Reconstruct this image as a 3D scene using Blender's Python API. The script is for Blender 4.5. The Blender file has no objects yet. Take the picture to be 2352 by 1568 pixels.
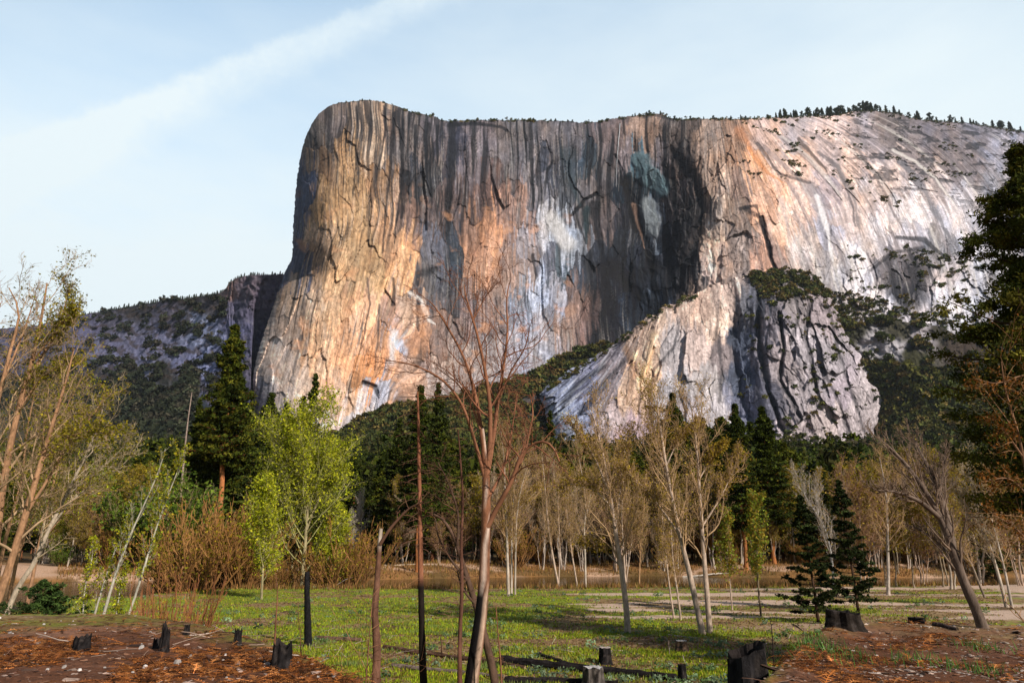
import bpy, math
import numpy as np
RNG = np.random.default_rng(11)
F, CX, CY = 1600.0, 1176.0, 784.0          # focal length and centre in units of a 2352 wide frame
PITCH = math.radians(15.5); CP, SP = math.cos(PITCH), math.sin(PITCH)
EYE = 6.0
scene = bpy.context.scene
COL = scene.collection

def ray(px, py):
    px, py = np.broadcast_arrays(np.asarray(px, float), np.asarray(py, float)); u = (px - CX) / F; v = (CY - py) / F
    return np.stack([u, CP - v*SP, SP + v*CP], -1)
def at(px, py, Y):
    d = ray(px, py); t = np.asarray(Y, float) / d[..., 1]
    p = d * t[..., None]; p[..., 2] += EYE
    return p
def sstep(a, b, x):
    t = np.clip((np.asarray(x, float) - a) / (b - a), 0, 1); return t*t*(3-2*t)
def lin(c):
    c = np.asarray(c, float) / 255.0
    return np.where(c <= .04045, c/12.92, ((c+.055)/1.055)**2.4)
# ---------------------------------------------------------------- noise
_perm = np.random.default_rng(3).permutation(4096)
def _h(ix, iy, s): return _perm[(_perm[(ix + 131*s) & 4095] + iy + 71*s) & 4095]
def hrand(ix, iy, s): return _h(ix, iy, s) / 4095.0
def perlin(x, y, s=0):
    x = np.asarray(x, float); y = np.asarray(y, float)
    x0 = np.floor(x).astype(np.int64); y0 = np.floor(y).astype(np.int64)
    fx = x-x0; fy = y-y0
    u = fx*fx*fx*(fx*(fx*6-15)+10); v = fy*fy*fy*(fy*(fy*6-15)+10)
    def g(ix, iy, dx, dy):
        a = _h(ix, iy, s) * (2*math.pi/4096); return np.cos(a)*dx + np.sin(a)*dy
    a = g(x0, y0, fx, fy); b = g(x0+1, y0, fx-1, fy); c = g(x0, y0+1, fx, fy-1); d = g(x0+1, y0+1, fx-1, fy-1)
    return ((a+(b-a)*u) + ((c+(d-c)*u)-(a+(b-a)*u))*v) * 1.5
def fbm(x, y, o=4, s=0, gain=.5):
    r = 0; a = 1; t = 0
    for i in range(o): r = r + a*perlin(x*2**i+i*7.3, y*2**i-i*3.1, s+i); t += a; a *= gain
    return r/t*1.3
def ridged(x, y, o=3, s=0):
    r = 0; a = 1; t = 0
    for i in range(o): r = r + a*(1-np.abs(perlin(x*2**i, y*2**i, s+i))*2); t += a; a *= .5
    return r/t
def worley(x, y, s=0):
    """nearest cell: F1, F2, offset from its centre, three random numbers of the cell"""
    x = np.asarray(x, float); y = np.asarray(y, float)
    x0 = np.floor(x).astype(np.int64); y0 = np.floor(y).astype(np.int64)
    f1 = np.full(x.shape, 9.); f2 = np.full(x.shape, 9.); dx = np.zeros(x.shape); dy = np.zeros(x.shape)
    ci = np.zeros(x.shape, np.int64); cj = ci.copy()
    for i in (-1, 0, 1):
        for j in (-1, 0, 1):
            ix = x0+i; iy = y0+j
            ax = x-(ix+hrand(ix, iy, s)); ay = y-(iy+hrand(ix, iy, s+5)); d = ax*ax+ay*ay
            m = d < f1
            f2 = np.where(m, f1, np.minimum(f2, d)); f1 = np.where(m, d, f1)
            dx = np.where(m, ax, dx); dy = np.where(m, ay, dy); ci = np.where(m, ix, ci); cj = np.where(m, iy, cj)
    return np.sqrt(f1), np.sqrt(f2), dx, dy, hrand(ci, cj, s+9), hrand(ci, cj, s+17), hrand(ci, cj, s+29)
def facets(x, y, s, k):
    f1, f2, dx, dy, a, b, c = worley(x, y, s)
    return ((a-.5)*2*dx + (b-.5)*2*dy + (c-.5)*.7)*k, f2-f1
# ---------------------------------------------------------------- materials
MATS = {}
def nt(name):
    m = bpy.data.materials.new(name); m.use_nodes = True; t = m.node_tree; t.nodes.clear()
    MATS[name] = m
    return m, t.nodes, t.links
def N(nodes, typ, **kw):
    n = nodes.new(typ)
    for k, v in kw.items():
        if k in n.inputs: n.inputs[k].default_value = v
        else: setattr(n, k, v)
    return n
def mat_attr(name, rough=.9, noise=3.0, var=.35, bump=0.0, bscale=None, stretch=(1, 1, 1), spec=.2, trans=0.0, detail=6, bdist=1.0, sheen=0):
    """colour from the mesh's colour attribute, varied by object-space noise, optional bump"""
    m, nd, lk = nt(name)
    out = N(nd, 'ShaderNodeOutputMaterial'); b = N(nd, 'ShaderNodeBsdfPrincipled')
    b.inputs['Roughness'].default_value = rough; b.inputs['Specular IOR Level'].default_value = spec
    at_ = N(nd, 'ShaderNodeAttribute', attribute_name='Col')
    tc = N(nd, 'ShaderNodeTexCoord'); mp = N(nd, 'ShaderNodeMapping'); mp.inputs['Scale'].default_value = stretch
    lk.new(tc.outputs['Object'], mp.inputs['Vector'])
    nz = N(nd, 'ShaderNodeTexNoise', Scale=noise, Detail=float(detail), Roughness=.65); lk.new(mp.outputs[0], nz.inputs['Vector'])
    mr = N(nd, 'ShaderNodeMapRange'); mr.inputs['From Min'].default_value = .3; mr.inputs['From Max'].default_value = .7
    mr.inputs['To Min'].default_value = 1-var; mr.inputs['To Max'].default_value = 1+var
    lk.new(nz.outputs['Fac'], mr.inputs['Value'])
    vm = N(nd, 'ShaderNodeVectorMath', operation='SCALE'); lk.new(at_.outputs['Color'], vm.inputs[0]); lk.new(mr.outputs[0], vm.inputs['Scale'])
    lk.new(vm.outputs[0], b.inputs['Base Color'])
    if bump:
        n2 = N(nd, 'ShaderNodeTexNoise', Scale=bscale or noise, Detail=8.0, Roughness=.7); lk.new(mp.outputs[0], n2.inputs['Vector'])
        bp = N(nd, 'ShaderNodeBump', Strength=bump, Distance=bdist); lk.new(n2.outputs['Fac'], bp.inputs['Height'])
        lk.new(bp.outputs[0], b.inputs['Normal'])
    if trans:
        tr = N(nd, 'ShaderNodeBsdfTranslucent'); lk.new(vm.outputs[0], tr.inputs['Color'])
        mx = N(nd, 'ShaderNodeMixShader'); mx.inputs[0].default_value = trans
        lk.new(b.outputs[0], mx.inputs[1]); lk.new(tr.outputs[0], mx.inputs[2]); lk.new(mx.outputs[0], out.inputs[0])
    else: lk.new(b.outputs[0], out.inputs[0])
    return m
# ---------------------------------------------------------------- meshes
def mesh_np(name, V, Fc, mats=(), col=None, fmat=None, smooth=False):
    """Fc: list of int arrays (n,3) or (n,4)"""
    if not isinstance(Fc, (list, tuple)): Fc = [Fc]
    Fc = [f for f in Fc if len(f)]
    me = bpy.data.meshes.new(name); V = np.asarray(V, np.float32)
    me.vertices.add(len(V)); me.vertices.foreach_set('co', V.ravel())
    nl = sum(f.size for f in Fc); npoly = sum(len(f) for f in Fc)
    me.loops.add(nl); me.polygons.add(npoly)
    li = np.concatenate([np.asarray(f, np.int32).ravel() for f in Fc]); me.loops.foreach_set('vertex_index', li)
    tot = np.concatenate([np.full(len(f), f.shape[1], np.int32) for f in Fc])
    st = np.zeros(npoly, np.int32); st[1:] = np.cumsum(tot)[:-1]
    me.polygons.foreach_set('loop_start', st)
    if fmat is not None: me.polygons.foreach_set('material_index', np.asarray(fmat, np.int32))
    me.polygons.foreach_set('use_smooth', np.full(npoly, smooth, bool))
    for m in mats: me.materials.append(m)
    if col is not None:
        a = me.color_attributes.new('Col', 'FLOAT_COLOR', 'POINT')
        c = np.ones((len(V), 4), np.float32); c[:, :3] = np.asarray(col, np.float32).reshape(-1, 3) if np.ndim(col) > 1 else np.asarray(col, np.float32)
        a.data.foreach_set('color', c.ravel())
    me.update(calc_edges=True)
    return me
def add(name, me, parent=None):
    o = bpy.data.objects.new(name, me); COL.objects.link(o)
    if parent is not None: o.parent = parent
    return o
def tag(o, label=None, cat=None, group=None, kind=None):
    if label: o['label'] = label
    if cat: o['category'] = cat
    if group: o['group'] = group
    if kind: o['kind'] = kind
    return o
def empty(name, loc, rz=0.0, s=1.0):
    o = bpy.data.objects.new(name, None); COL.objects.link(o)
    o.location = loc; o.rotation_euler = (0, 0, rz); o.scale = (s, s, s); o.empty_display_size = .2
    return o
def copy_tree(o, loc, rz=0., s=1., tilt=(0, 0)):
    c = o.copy(); COL.objects.link(c); c.location = loc; c.rotation_euler = (tilt[0], tilt[1], rz)
    c.scale = (s, s, s) if np.ndim(s) == 0 else s
    for ch in o.children:
        d = ch.copy(); COL.objects.link(d); d.parent = c
    return c
def grid_faces(nr, nc, off=0):
    i = np.arange(nr-1)[:, None]*nc + np.arange(nc-1)[None, :]
    i = i.ravel() + off
    return np.stack([i, i+nc, i+nc+1, i+1], 1)
def resample(pts, n):
    pts = np.asarray(pts, float); d = np.r_[0, np.cumsum(np.linalg.norm(np.diff(pts, axis=0), axis=1))]
    t = np.linspace(0, d[-1], n)
    return np.stack([np.interp(t, d, pts[:, k]) for k in range(pts.shape[1])], 1)
def smooth_line(pts, n):
    """Catmull-Rom through the points"""
    p = np.asarray(pts, float)
    if len(p) < 3: return resample(p, n)
    q = np.vstack([2*p[0]-p[1], p, 2*p[-1]-p[-2]]); out = []
    for i in range(1, len(q)-2):
        t = np.linspace(0, 1, 9)[:-1, None]
        out.append(.5*((2*q[i]) + (-q[i-1]+q[i+1])*t + (2*q[i-1]-5*q[i]+4*q[i+1]-q[i+2])*t*t + (-q[i-1]+3*q[i]-3*q[i+1]+q[i+2])*t**3))
    out.append(p[-1:]); return resample(np.vstack(out), n)
def tubes(P, R, sides=5, rough=0., cap=False):
    """P (M,N,3), R (M,N) -> V, F"""
    P = np.asarray(P, float); R = np.asarray(R, float); M, n, _ = P.shape
    T = np.gradient(P, axis=1); T /= np.linalg.norm(T, axis=2, keepdims=True)+1e-9
    mt = np.abs(T.mean(1)); ax = np.argmin(mt, 1); ref = np.zeros((M, 1, 3)); ref[np.arange(M), 0, ax] = 1
    A = np.cross(T, ref); A /= np.linalg.norm(A, axis=2, keepdims=True)+1e-9
    B = np.cross(T, A)
    th = np.arange(sides)*2*math.pi/sides
    rr = np.repeat(R[:, :, None], sides, 2)
    if rough: rr = rr*(1+rough*RNG.normal(size=rr.shape))
    V = P[:, :, None, :] + rr[..., None]*(np.cos(th)[None, None, :, None]*A[:, :, None] + np.sin(th)[None, None, :, None]*B[:, :, None])
    base = (np.arange(M)*n*sides)[:, None, None]; i = np.arange(n-1)[None, :, None]; j = np.arange(sides)[None, None, :]
    a = base+i*sides+j; b = base+i*sides+(j+1) % sides
    Fq = np.stack([a, b, b+sides, a+sides], -1).reshape(-1, 4)
    return V.reshape(-1, 3), Fq
class Acc:
    def __init__(s): s.V = []; s.F = []; s.C = []; s.M = []; s.n = 0
    def add(s, V, Fc, col, mi=0):
        s.V.append(V); s.F.append(Fc+s.n); s.n += len(V)
        c = np.asarray(col, float); s.C.append(np.broadcast_to(c, (len(V), 3)) if c.ndim == 1 else c); s.M.append(np.full(len(Fc), mi))
    def mesh(s, name, mats, smooth=False):
        q = [f for f in s.F if f.shape[1] == 4]; t = [f for f in s.F if f.shape[1] == 3]
        fm = [m for f, m in zip(s.F, s.M) if f.shape[1] == 4] + [m for f, m in zip(s.F, s.M) if f.shape[1] == 3]
        return mesh_np(name, np.vstack(s.V), [np.vstack(x) for x in (q, t) if x], mats, np.vstack(s.C), np.concatenate(fm), smooth)
def unit(v): return v/(np.linalg.norm(v, axis=-1, keepdims=True)+1e-9)
def leaves(C, size, rng, elong=1.0, nrm=None, tri=True, tilt=None):
    """one small leaf-sized face at every centre C, turned at random"""
    n = len(C); size = np.broadcast_to(size, (n,))[:, None]
    a = unit(rng.normal(size=(n, 3))); 
    if tilt is not None: a = unit(a + tilt)
    b = unit(np.cross(a, rng.normal(size=(n, 3))))
    if tri:
        V = np.stack([C - a*size*elong*.5 - b*size*.5, C - a*size*elong*.5 + b*size*.5, C + a*size*elong*.6], 1)
        return V.reshape(-1, 3), np.arange(3*n).reshape(-1, 3)
    V = np.stack([C-a*size*elong*.5, C+b*size*.5, C+a*size*elong*.5, C-b*size*.5], 1)
    return V.reshape(-1, 3), np.arange(4*n).reshape(-1, 4)
def varcol(base, n, per, rng, v=.25, hue=.12):
    c = np.asarray(base, float)*np.exp(rng.normal(size=(n, 1))*v)*np.exp(rng.normal(size=(n, 3))*hue)
    return np.repeat(c, per, 0)
# ---------------------------------------------------------------- camera, sun, sky
cam = bpy.data.cameras.new('camera'); cam.sensor_width = 36; cam.lens = F/2352*36; cam.clip_end = 30000; cam.clip_start = .2
co = bpy.data.objects.new('camera', cam); COL.objects.link(co); co.location = (0, 0, EYE)
co.rotation_euler = (math.pi/2+PITCH, 0, 0); scene.camera = co
SUN_AZ, SUN_EL = math.radians(137), math.radians(34)       # azimuth from +Y towards +X
sd = np.array([math.sin(SUN_AZ)*math.cos(SUN_EL), math.cos(SUN_AZ)*math.cos(SUN_EL), math.sin(SUN_EL)])
sl = bpy.data.lights.new('sun', 'SUN'); sl.energy = 4.9; sl.angle = math.radians(.5); sl.color = (1, .91, .81)
so = bpy.data.objects.new('sun', sl); COL.objects.link(so)
from mathutils import Vector
so.rotation_euler = Vector(sd.tolist()).to_track_quat('Z', 'Y').to_euler(); so.location = (60, -40, 60)
w = bpy.data.worlds.new('World'); scene.world = w; w.use_nodes = True
nd, lk = w.node_tree.nodes, w.node_tree.links; nd.clear()
wo = N(nd, 'ShaderNodeOutputWorld'); bg = N(nd, 'ShaderNodeBackground')
sky = N(nd, 'ShaderNodeTexSky', sky_type='NISHITA', sun_disc=False, sun_elevation=SUN_EL, sun_rotation=SUN_AZ, altitude=1200.0, air_density=1.0, dust_density=.6, ozone_density=1.2)
bg.inputs['Strength'].default_value = .10
tc = N(nd, 'ShaderNodeTexCoord')
def math_(op, a, b=None, clamp=False):
    n = N(nd, 'ShaderNodeMath', operation=op); n.use_clamp = clamp
    for i, v in enumerate((a, b)):
        if v is None: continue
        if isinstance(v, (int, float)): n.inputs[i].default_value = v
        else: lk.new(v, n.inputs[i])
    return n.outputs[0]
def dot_(vec):
    n = N(nd, 'ShaderNodeVectorMath', operation='DOT_PRODUCT'); lk.new(tc.outputs['Generated'], n.inputs[0]); n.inputs[1].default_value = tuple(vec); return n.outputs['Value']
def noise_(scale, detail, rough=.6, stretch=None):
    n = N(nd, 'ShaderNodeTexNoise', Scale=scale, Detail=detail, Roughness=rough)
    if stretch is not None:
        m = N(nd, 'ShaderNodeMapping'); m.inputs['Scale'].default_value = stretch; m.inputs['Rotation'].default_value = (0, .5, 0)
        lk.new(tc.outputs['Generated'], m.inputs['Vector']); lk.new(m.outputs[0], n.inputs['Vector'])
    else: lk.new(tc.outputs['Generated'], n.inputs['Vector'])
    return n.outputs['Fac']
def ramp_(v, a, b, c=0., d=1.):
    n = N(nd, 'ShaderNodeMapRange', interpolation_type='SMOOTHSTEP'); lk.new(v, n.inputs['Value'])
    for k, x in zip(('From Min', 'From Max', 'To Min', 'To Max'), (a, b, c, d)): n.inputs[k].default_value = x
    return n.outputs[0]
# thin high cloud over the northern half of the sky: denser towards the horizon, wispy
fwd = dot_((0, 1, 0)); upz = dot_((0, 0, 1))
veil = math_('ADD', ramp_(upz, .24, .74, 1.10, .50), math_('MULTIPLY', math_('SUBTRACT', noise_(2.6, 5, .55, (1, 1, 3.2)), .5), .55))
veil = math_('ADD', veil, ramp_(dot_((1, 0, 0)), -.35, .25, -.02, .18))
veil = math_('MULTIPLY', math_('MULTIPLY', veil, 1, True), ramp_(fwd, .2, .75))
# the contrail: a frayed band along a great circle
d1 = unit(ray(0, 395)); d2 = unit(ray(1000, -20)); nn = unit(np.cross(d1, d2))
if nn[2] < 0: nn = -nn
side = dot_(nn); along = dot_(unit(np.cross(nn, d1+d2)))
wid = ramp_(dot_((1, 0, 0)), -.62, -.02, 1.05, .55)
fr = math_('MULTIPLY', math_('SUBTRACT', noise_(34, 8, .75), .5), .030)
x = math_('DIVIDE', math_('ADD', side, fr), wid)
band = math_('MULTIPLY', ramp_(x, -.055, .005), ramp_(x, .012, .032, 1., 0.))
band = math_('MULTIPLY', band, math_('ADD', math_('MULTIPLY', noise_(14, 9, .72), 1.5), -.1))
veil = math_('ADD', veil, math_('MULTIPLY', math_('MULTIPLY', band, ramp_(fwd, .1, .5)), .38), True)
tint = N(nd, 'ShaderNodeMix', data_type='RGBA', blend_type='MIX')
lk.new(veil, tint.inputs['Factor'])
sk2 = N(nd, 'ShaderNodeMix', data_type='RGBA', blend_type='MULTIPLY'); sk2.inputs['Factor'].default_value = 1.0
lk.new(sky.outputs[0], sk2.inputs['A'])
fb_ = N(nd, 'ShaderNodeMix', data_type='RGBA', blend_type='MIX'); lk.new(ramp_(fwd, .3, .75), fb_.inputs['Factor']); fb_.inputs['A'].default_value = (.62, .60, .55, 1); fb_.inputs['B'].default_value = (1.7, 2.9, 2.95, 1)
lk.new(fb_.outputs['Result'], sk2.inputs['B'])
SKYMIX = sk2
lk.new(sk2.outputs['Result'], tint.inputs['A']); tint.inputs['B'].default_value = (8.0, 9.0, 9.4, 1)
lk.new(tint.outputs['Result'], bg.inputs['Color']); lk.new(bg.outputs[0], wo.inputs[0])
scene.view_settings.view_transform = 'Standard'; scene.view_settings.look = 'None'; scene.view_settings.gamma = 1
scene.view_settings.exposure = .12
scene.cycles.max_bounces = 4; scene.cycles.diffuse_bounces = 2; scene.cycles.glossy_bounces = 2; scene.cycles.transmission_bounces = 2
scene.cycles.caustics_reflective = False; scene.cycles.caustics_refractive = False
# ---------------------------------------------------------------- ground height
def river_near(x): return np.interp(x, [-90, -60, -45, -38, -32, -10, 0, 30, 60, 120], [50, 60, 66, 77, 87, 88, 89, 91, 95, 100])
def river_far(x): return np.interp(x, [-90, -60, -40, -25, 0, 20, 40, 60, 120], [104, 112, 116, 112, 122, 124, 122, 120, 126])
_A = (np.array([-400, 0, 280, 450, 600, 720, 800, 870, 960, 1176, 1500, 1660, 1760, 1830, 1900, 2000, 2352, 2700.])-CX)/F/1.09
_DC = np.array([20, 20, 20, 18, 15, 12.5, 10.5, 8, 6, 5, 6, 8, 10, 13, 16, 18.5, 18, 18.])
_PY = np.array([1412, 1412, 1414, 1440, 1482, 1530, 1572, 1620, 1700, 1760, 1720, 1640, 1575, 1500, 1452, 1432, 1440, 1440.])
def _crest(a):
    dc = np.interp(a, _A, _DC); py = np.interp(a, _A, _PY); d = ray(CX, py); return dc, EYE + dc*d[..., 2]/d[..., 1]
def ground_z(x, y):
    x = np.asarray(x, float); y = np.asarray(y, float); ys = np.maximum(y, .01)
    a = np.clip(x/ys, -1.2, 1.2); dc, zc = _crest(a)
    dist = ys
    t = np.clip(dist/dc, 0, 1); up = 4.3 + (zc-4.3)*t + .10*np.sin(t*math.pi)*-1
    foot = dc*1.35+6
    t2 = sstep(dc, foot, dist)
    # beyond the crest the mound falls away to the meadow
    z = np.where(dist < dc, up, zc*(1-t2))
    z = np.where(y < 0, 4.3, z)
    z = z + sstep(8, 40, dist)*(.10*perlin(x*.09, y*.09, 5)+.05*perlin(x*.4, y*.4, 6))
    z = z + .04*perlin(x*.9, y*.9, 7)*(1-sstep(60, 90, dist)) + .02*perlin(x*2.7, y*2.7, 8)*(1-sstep(30, 50, dist))
    rn = river_near(x)+2.2*perlin(x*.06, 1.5, 9); rf = river_far(x)+2.5*perlin(x*.05, 7.5, 10)
    inr = sstep(rn-1.5, rn+3, y)*(1-sstep(rf-4, rf+2, y))
    z = z - 2.0*inr
    z = z + sstep(rf, rf+10, y)*(1.0+.35*perlin(x*.08, y*.08, 11)) 
    z = z + 175*np.clip((y-260)/1000, 0, 3)**1.25
    return z
def hit(px, py, y0=8., y1=400.):
    """where the ray through a point of the picture meets the ground"""
    Y = np.geomspace(y0, y1, 1500); P = at(np.full(1500, px), np.full(1500, py), Y)
    d = P[:, 2]-ground_z(P[:, 0], P[:, 1]); k = np.argmax(d < 0) if (d < 0).any() else 1499
    p = P[k]; p[2] = ground_z(p[0], p[1]); return p
def on_ground(px, Y, py=1400.):
    p = at(px, py, Y); p[2] = ground_z(p[0], p[1]); return p
WATER_Z = -.75
# the ground: one round sheet, finest in front of the camera
th = np.r_[np.linspace(-math.pi, -.85, 40)[:-1], np.linspace(-.85, .85, 760), np.linspace(.85, math.pi, 40)[1:]]
rr = np.r_[0.01, np.geomspace(2.0, 200, 520), np.geomspace(205, 9000, 90)]
TH, RR = np.meshgrid(th, rr); gx = RR*np.sin(TH); gy = RR*np.cos(TH); gz = ground_z(gx, gy)
fr = RR < 70
dist = np.hypot(gx, gy)
nzA = fbm(gx*.13, gy*.22, 4, 20); nzB = fbm(gx*.7, gy*1.2, 4, 24); nzC = fbm(gx*.05, gy*.09, 3, 31)
moundm = 1-sstep(.9, 1.25, dist/np.maximum(_crest(np.clip(gx/np.maximum(gy, .01), -1.2, 1.2))[0], 1)+.12*nzB)
moundm = np.where(gy < 0, 1, moundm)
C = np.zeros(gx.shape+(3,))
green1 = np.array([.18, .23, .018]); green2 = np.array([.20, .20, .03]); dry = np.array([.26, .155, .08]); soil = np.array([.075, .040, .024]); sand = np.array([.50, .36, .27]); duff = np.array([.115, .044, .019])
def mixc(c, d, m): return c*(1-m[..., None]) + d*m[..., None]
C[:] = green1
C = mixc(C, green2, sstep(-.1, .35, fbm(gx*.35, gy*.8, 4, 41)))
xr = gx/np.maximum(gy, 1)
C = mixc(C, dry, sstep(-.05, .22, nzA*.8+nzB*.35+.55*np.clip(xr, -.1, .5)-.02)*.88)
C = mixc(C, soil, sstep(.22, .5, fbm(gx*.3, gy*.7, 5, 51)+.25*nzC)*.8)
# pale flood sand on the right bank and by the river
def sand_mask(x, y):
    q = x/np.maximum(y, 1)
    return sstep(.02, .12, fbm(x*.035+.3*y*.05, y*.20, 4, 61)+.20*sstep(.12, .4, q)-.16-.5*sstep(.14, -.05, q))*sstep(46, 56, y)*(1-sstep(92, 98, y))*(1-.0*q)
C = mixc(C, sand, sand_mask(gx, gy))
sb = sstep(.05, .35, fbm(gx*.08, gy*.2, 4, 67)+.30*sstep(-.25, -.45, xr))*sstep(104, 112, gy)*(1-sstep(128, 140, gy))
farc = mixc(np.broadcast_to(np.array([.26, .13, .045]), C.shape), np.array([.14, .085, .03]), sstep(-.2, .3, nzA))
C = mixc(C, farc, sstep(100, 106, gy))
C = mixc(C, sand*np.array([1.0, .9, .8]), sb)
C = mixc(C, np.array([.045, .034, .012]), sstep(150, 190, gy))
C = mixc(C, duff*(1+.0*C), moundm)
C = mixc(C, np.array([.30, .11, .045]), moundm*sstep(.0, .45, fbm(gx*.6, gy*1.1, 4, 71))*.45)
C = mixc(C, np.array([.21, .10, .058]), moundm*sstep(.12, .5, fbm(gx*.25, gy*.55, 4, 75)+.25*sstep(15, 19, gy)))
V = np.stack([gx, gy, gz], -1).reshape(-1, 3)
ground_m = mat_attr('soil_and_grass', .95, 9.0, .55, .7, 14.0, detail=10, bdist=.04)
g = add('ground', mesh_np('ground', V, grid_faces(*gx.shape)[:, ::-1], [ground_m], C.reshape(-1, 3), smooth=True)); tag(g, kind='structure')
# the river
m, nd_, lk_ = nt('river_water')
o_ = N(nd_, 'ShaderNodeOutputMaterial'); b_ = N(nd_, 'ShaderNodeBsdfPrincipled')
b_.inputs['Base Color'].default_value = (.018, .014, .006, 1); b_.inputs['Roughness'].default_value = .06; b_.inputs['IOR'].default_value = 1.33
n_ = N(nd_, 'ShaderNodeTexNoise', Scale=1.2, Detail=5.0); t_ = N(nd_, 'ShaderNodeTexCoord'); mp_ = N(nd_, 'ShaderNodeMapping'); mp_.inputs['Scale'].default_value = (1, 2.2, 1)
lk_.new(t_.outputs['Object'], mp_.inputs[0]); lk_.new(mp_.outputs[0], n_.inputs['Vector'])
bp_ = N(nd_, 'ShaderNodeBump', Strength=.25, Distance=.12); lk_.new(n_.outputs[0], bp_.inputs['Height']); lk_.new(bp_.outputs[0], b_.inputs['Normal']); lk_.new(b_.outputs[0], o_.inputs[0])
xs = np.linspace(-160, 160, 80); ys = np.linspace(45, 132, 20); X, Y = np.meshgrid(xs, ys)
r = add('river', mesh_np('river', np.stack([X, Y, np.full(X.shape, WATER_Z)], -1).reshape(-1, 3), grid_faces(*X.shape), [m], smooth=True)); tag(r, kind='structure')

# ---------------------------------------------------------------- rock faces
def rbf(pts, vals, x, y):
    """thin plate spline through scattered depth readings"""
    p = np.asarray(pts, float)/500.; v = np.asarray(vals, float); n = len(p)
    def phi(r2): return .5*r2*np.log(r2+1e-9)
    d2 = ((p[:, None]-p[None])**2).sum(-1); A = np.zeros((n+3, n+3)); A[:n, :n] = phi(d2)+np.eye(n)*1e-3
    A[:n, n] = 1; A[:n, n+1:] = p; A[n, :n] = 1; A[n+1:, :n] = p.T
    wts = np.linalg.solve(A, np.r_[v, 0, 0, 0])
    X = x.ravel()/500.; Yv = y.ravel()/500.; out = np.zeros(X.shape)
    for k in range(n): out += wts[k]*phi((X-p[k, 0])**2+(Yv-p[k, 1])**2)
    return (out+wts[n]+wts[n+1]*X+wts[n+2]*Yv).reshape(x.shape)
def coons(L, T, R_, B, nr, nc):
    L = resample(L, nr); R_ = resample(R_, nr); T = smooth_line(T, nc); B = resample(B, nc)
    s = np.linspace(0, 1, nc)[None, :, None]; t = np.linspace(0, 1, nr)[:, None, None]
    return (1-s)*L[:, None]+s*R_[:, None]+(1-t)*T[None]+t*B[None]-((1-s)*(1-t)*T[0]+s*(1-t)*T[-1]+(1-s)*t*B[0]+s*t*B[-1])
def paint(pts, x, y, power=3.0, aniso=1.0):
    """colours read at points, spread to their surroundings"""
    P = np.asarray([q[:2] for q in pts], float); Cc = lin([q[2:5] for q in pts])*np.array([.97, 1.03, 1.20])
    num = np.zeros(x.shape+(3,)); den = np.zeros(x.shape)
    for (a, b), c in zip(P, Cc):
        d = (x-a)**2+((y-b)*aniso)**2+40; wt = d**(-power); num += wt[..., None]*c; den += wt
    return num/den[..., None]
def seg_dist(x, y, line):
    best = np.full(x.shape, 1e9); tt = np.zeros(x.shape); n = len(line)-1
    for i in range(n):
        ax, ay = line[i]; bx, by = line[i+1]; dx, dy = bx-ax, by-ay; l2 = dx*dx+dy*dy+1e-9
        t = np.clip(((x-ax)*dx+(y-ay)*dy)/l2, 0, 1); d = np.hypot(x-ax-t*dx, y-ay-t*dy)
        m = d < best; best = np.where(m, d, best); tt = np.where(m, (i+t)/n, tt)
    return best, tt
def local(x, y, line, w):
    """mask for the bounding box of a feature, so that only its surroundings are computed"""
    a = np.asarray(line, float); return (x > a[:, 0].min()-3*w-12) & (x < a[:, 0].max()+3*w+12) & (y > a[:, 1].min()-3*w-12) & (y < a[:, 1].max()+3*w+12)
def stroke(C, x, y, line, w, col, amt, soft=.6, D=None, dd=0., taper=True):
    m = local(x, y, line, w)
    if not m.any(): return
    xx, yy = x[m], y[m]
    d, t = seg_dist(xx+3*perlin(xx*.05, yy*.02, 77)+1.5*perlin(xx*.2, yy*.07, 78), yy, line)
    ww = w*(.65+.5*perlin(xx*.02, yy*.03, 79)+.3)*(1-.75*t**2 if taper else 1)
    k = (1-sstep(ww*(1-soft), ww*(1+soft)*.8+.8, d))*amt
    if col is not None: C[m] = C[m]*(1-k[:, None])+np.asarray(col)*k[:, None]
    if D is not None and dd: D[m] += dd*k
def terr(q, k=.12):
    f = np.floor(q); return f+sstep(1-k, 1, q-f)
def skirt(P, back=(20, 90, 320), drop=.0):
    """carry the top edge of a rock face back, away from the viewer, so that it has a top"""
    rows = []
    for b in back[::-1]:
        q = P[0].copy(); dirn = q - np.array([0, 0, EYE]); dirn /= dirn[:, 1:2]
        q = q + dirn*b; q[:, 2] -= b*(.30+drop); rows.append(q)
    return np.concatenate([np.stack(rows), P], 0)
rock_m = mat_attr('granite', .95, .22, .30, .38, .25, (1, 1, .4), .05, bdist=1.3, detail=9)
WHITE = lin([214, 210, 206]); BLACK = lin([24, 26, 30])*.9; TEAL = lin([44, 62, 68])
ALB = .90      # readings of sunlit and shaded rock -> albedo, shade left in the colour
# ======= the great wall
NR, NC = 520, 1180
L = [(712, 292), (700, 320), (690, 360), (682, 410), (677, 460), (673, 520), (672, 590), (655, 625), (640, 665), (625, 710), (608, 760), (592, 810), (583, 850), (580, 900), (584, 950), (600, 1060)]
T = [(712, 292), (722, 275), (740, 255), (765, 240), (800, 234), (850, 230), (900, 240), (950, 258), (1000, 268), (1020, 277), (1100, 276), (1200, 276), (1290, 278), (1330, 281), (1370, 280), (1400, 274), (1440, 268), (1480, 264), (1520, 262), (1545, 273), (1600, 273), (1700, 273), (1780, 270), (1850, 267), (1920, 264), (1960, 256), (2000, 254), (2060, 260), (2100, 272), (2150, 278), (2220, 282), (2280, 291), (2352, 302), (2440, 322)]
T_RIM = T
Rr = [(2440, 322), (2440, 830)]
B = [(600, 1060), (900, 1045), (1240, 1000), (1600, 920), (2000, 860), (2440, 830)]
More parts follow.
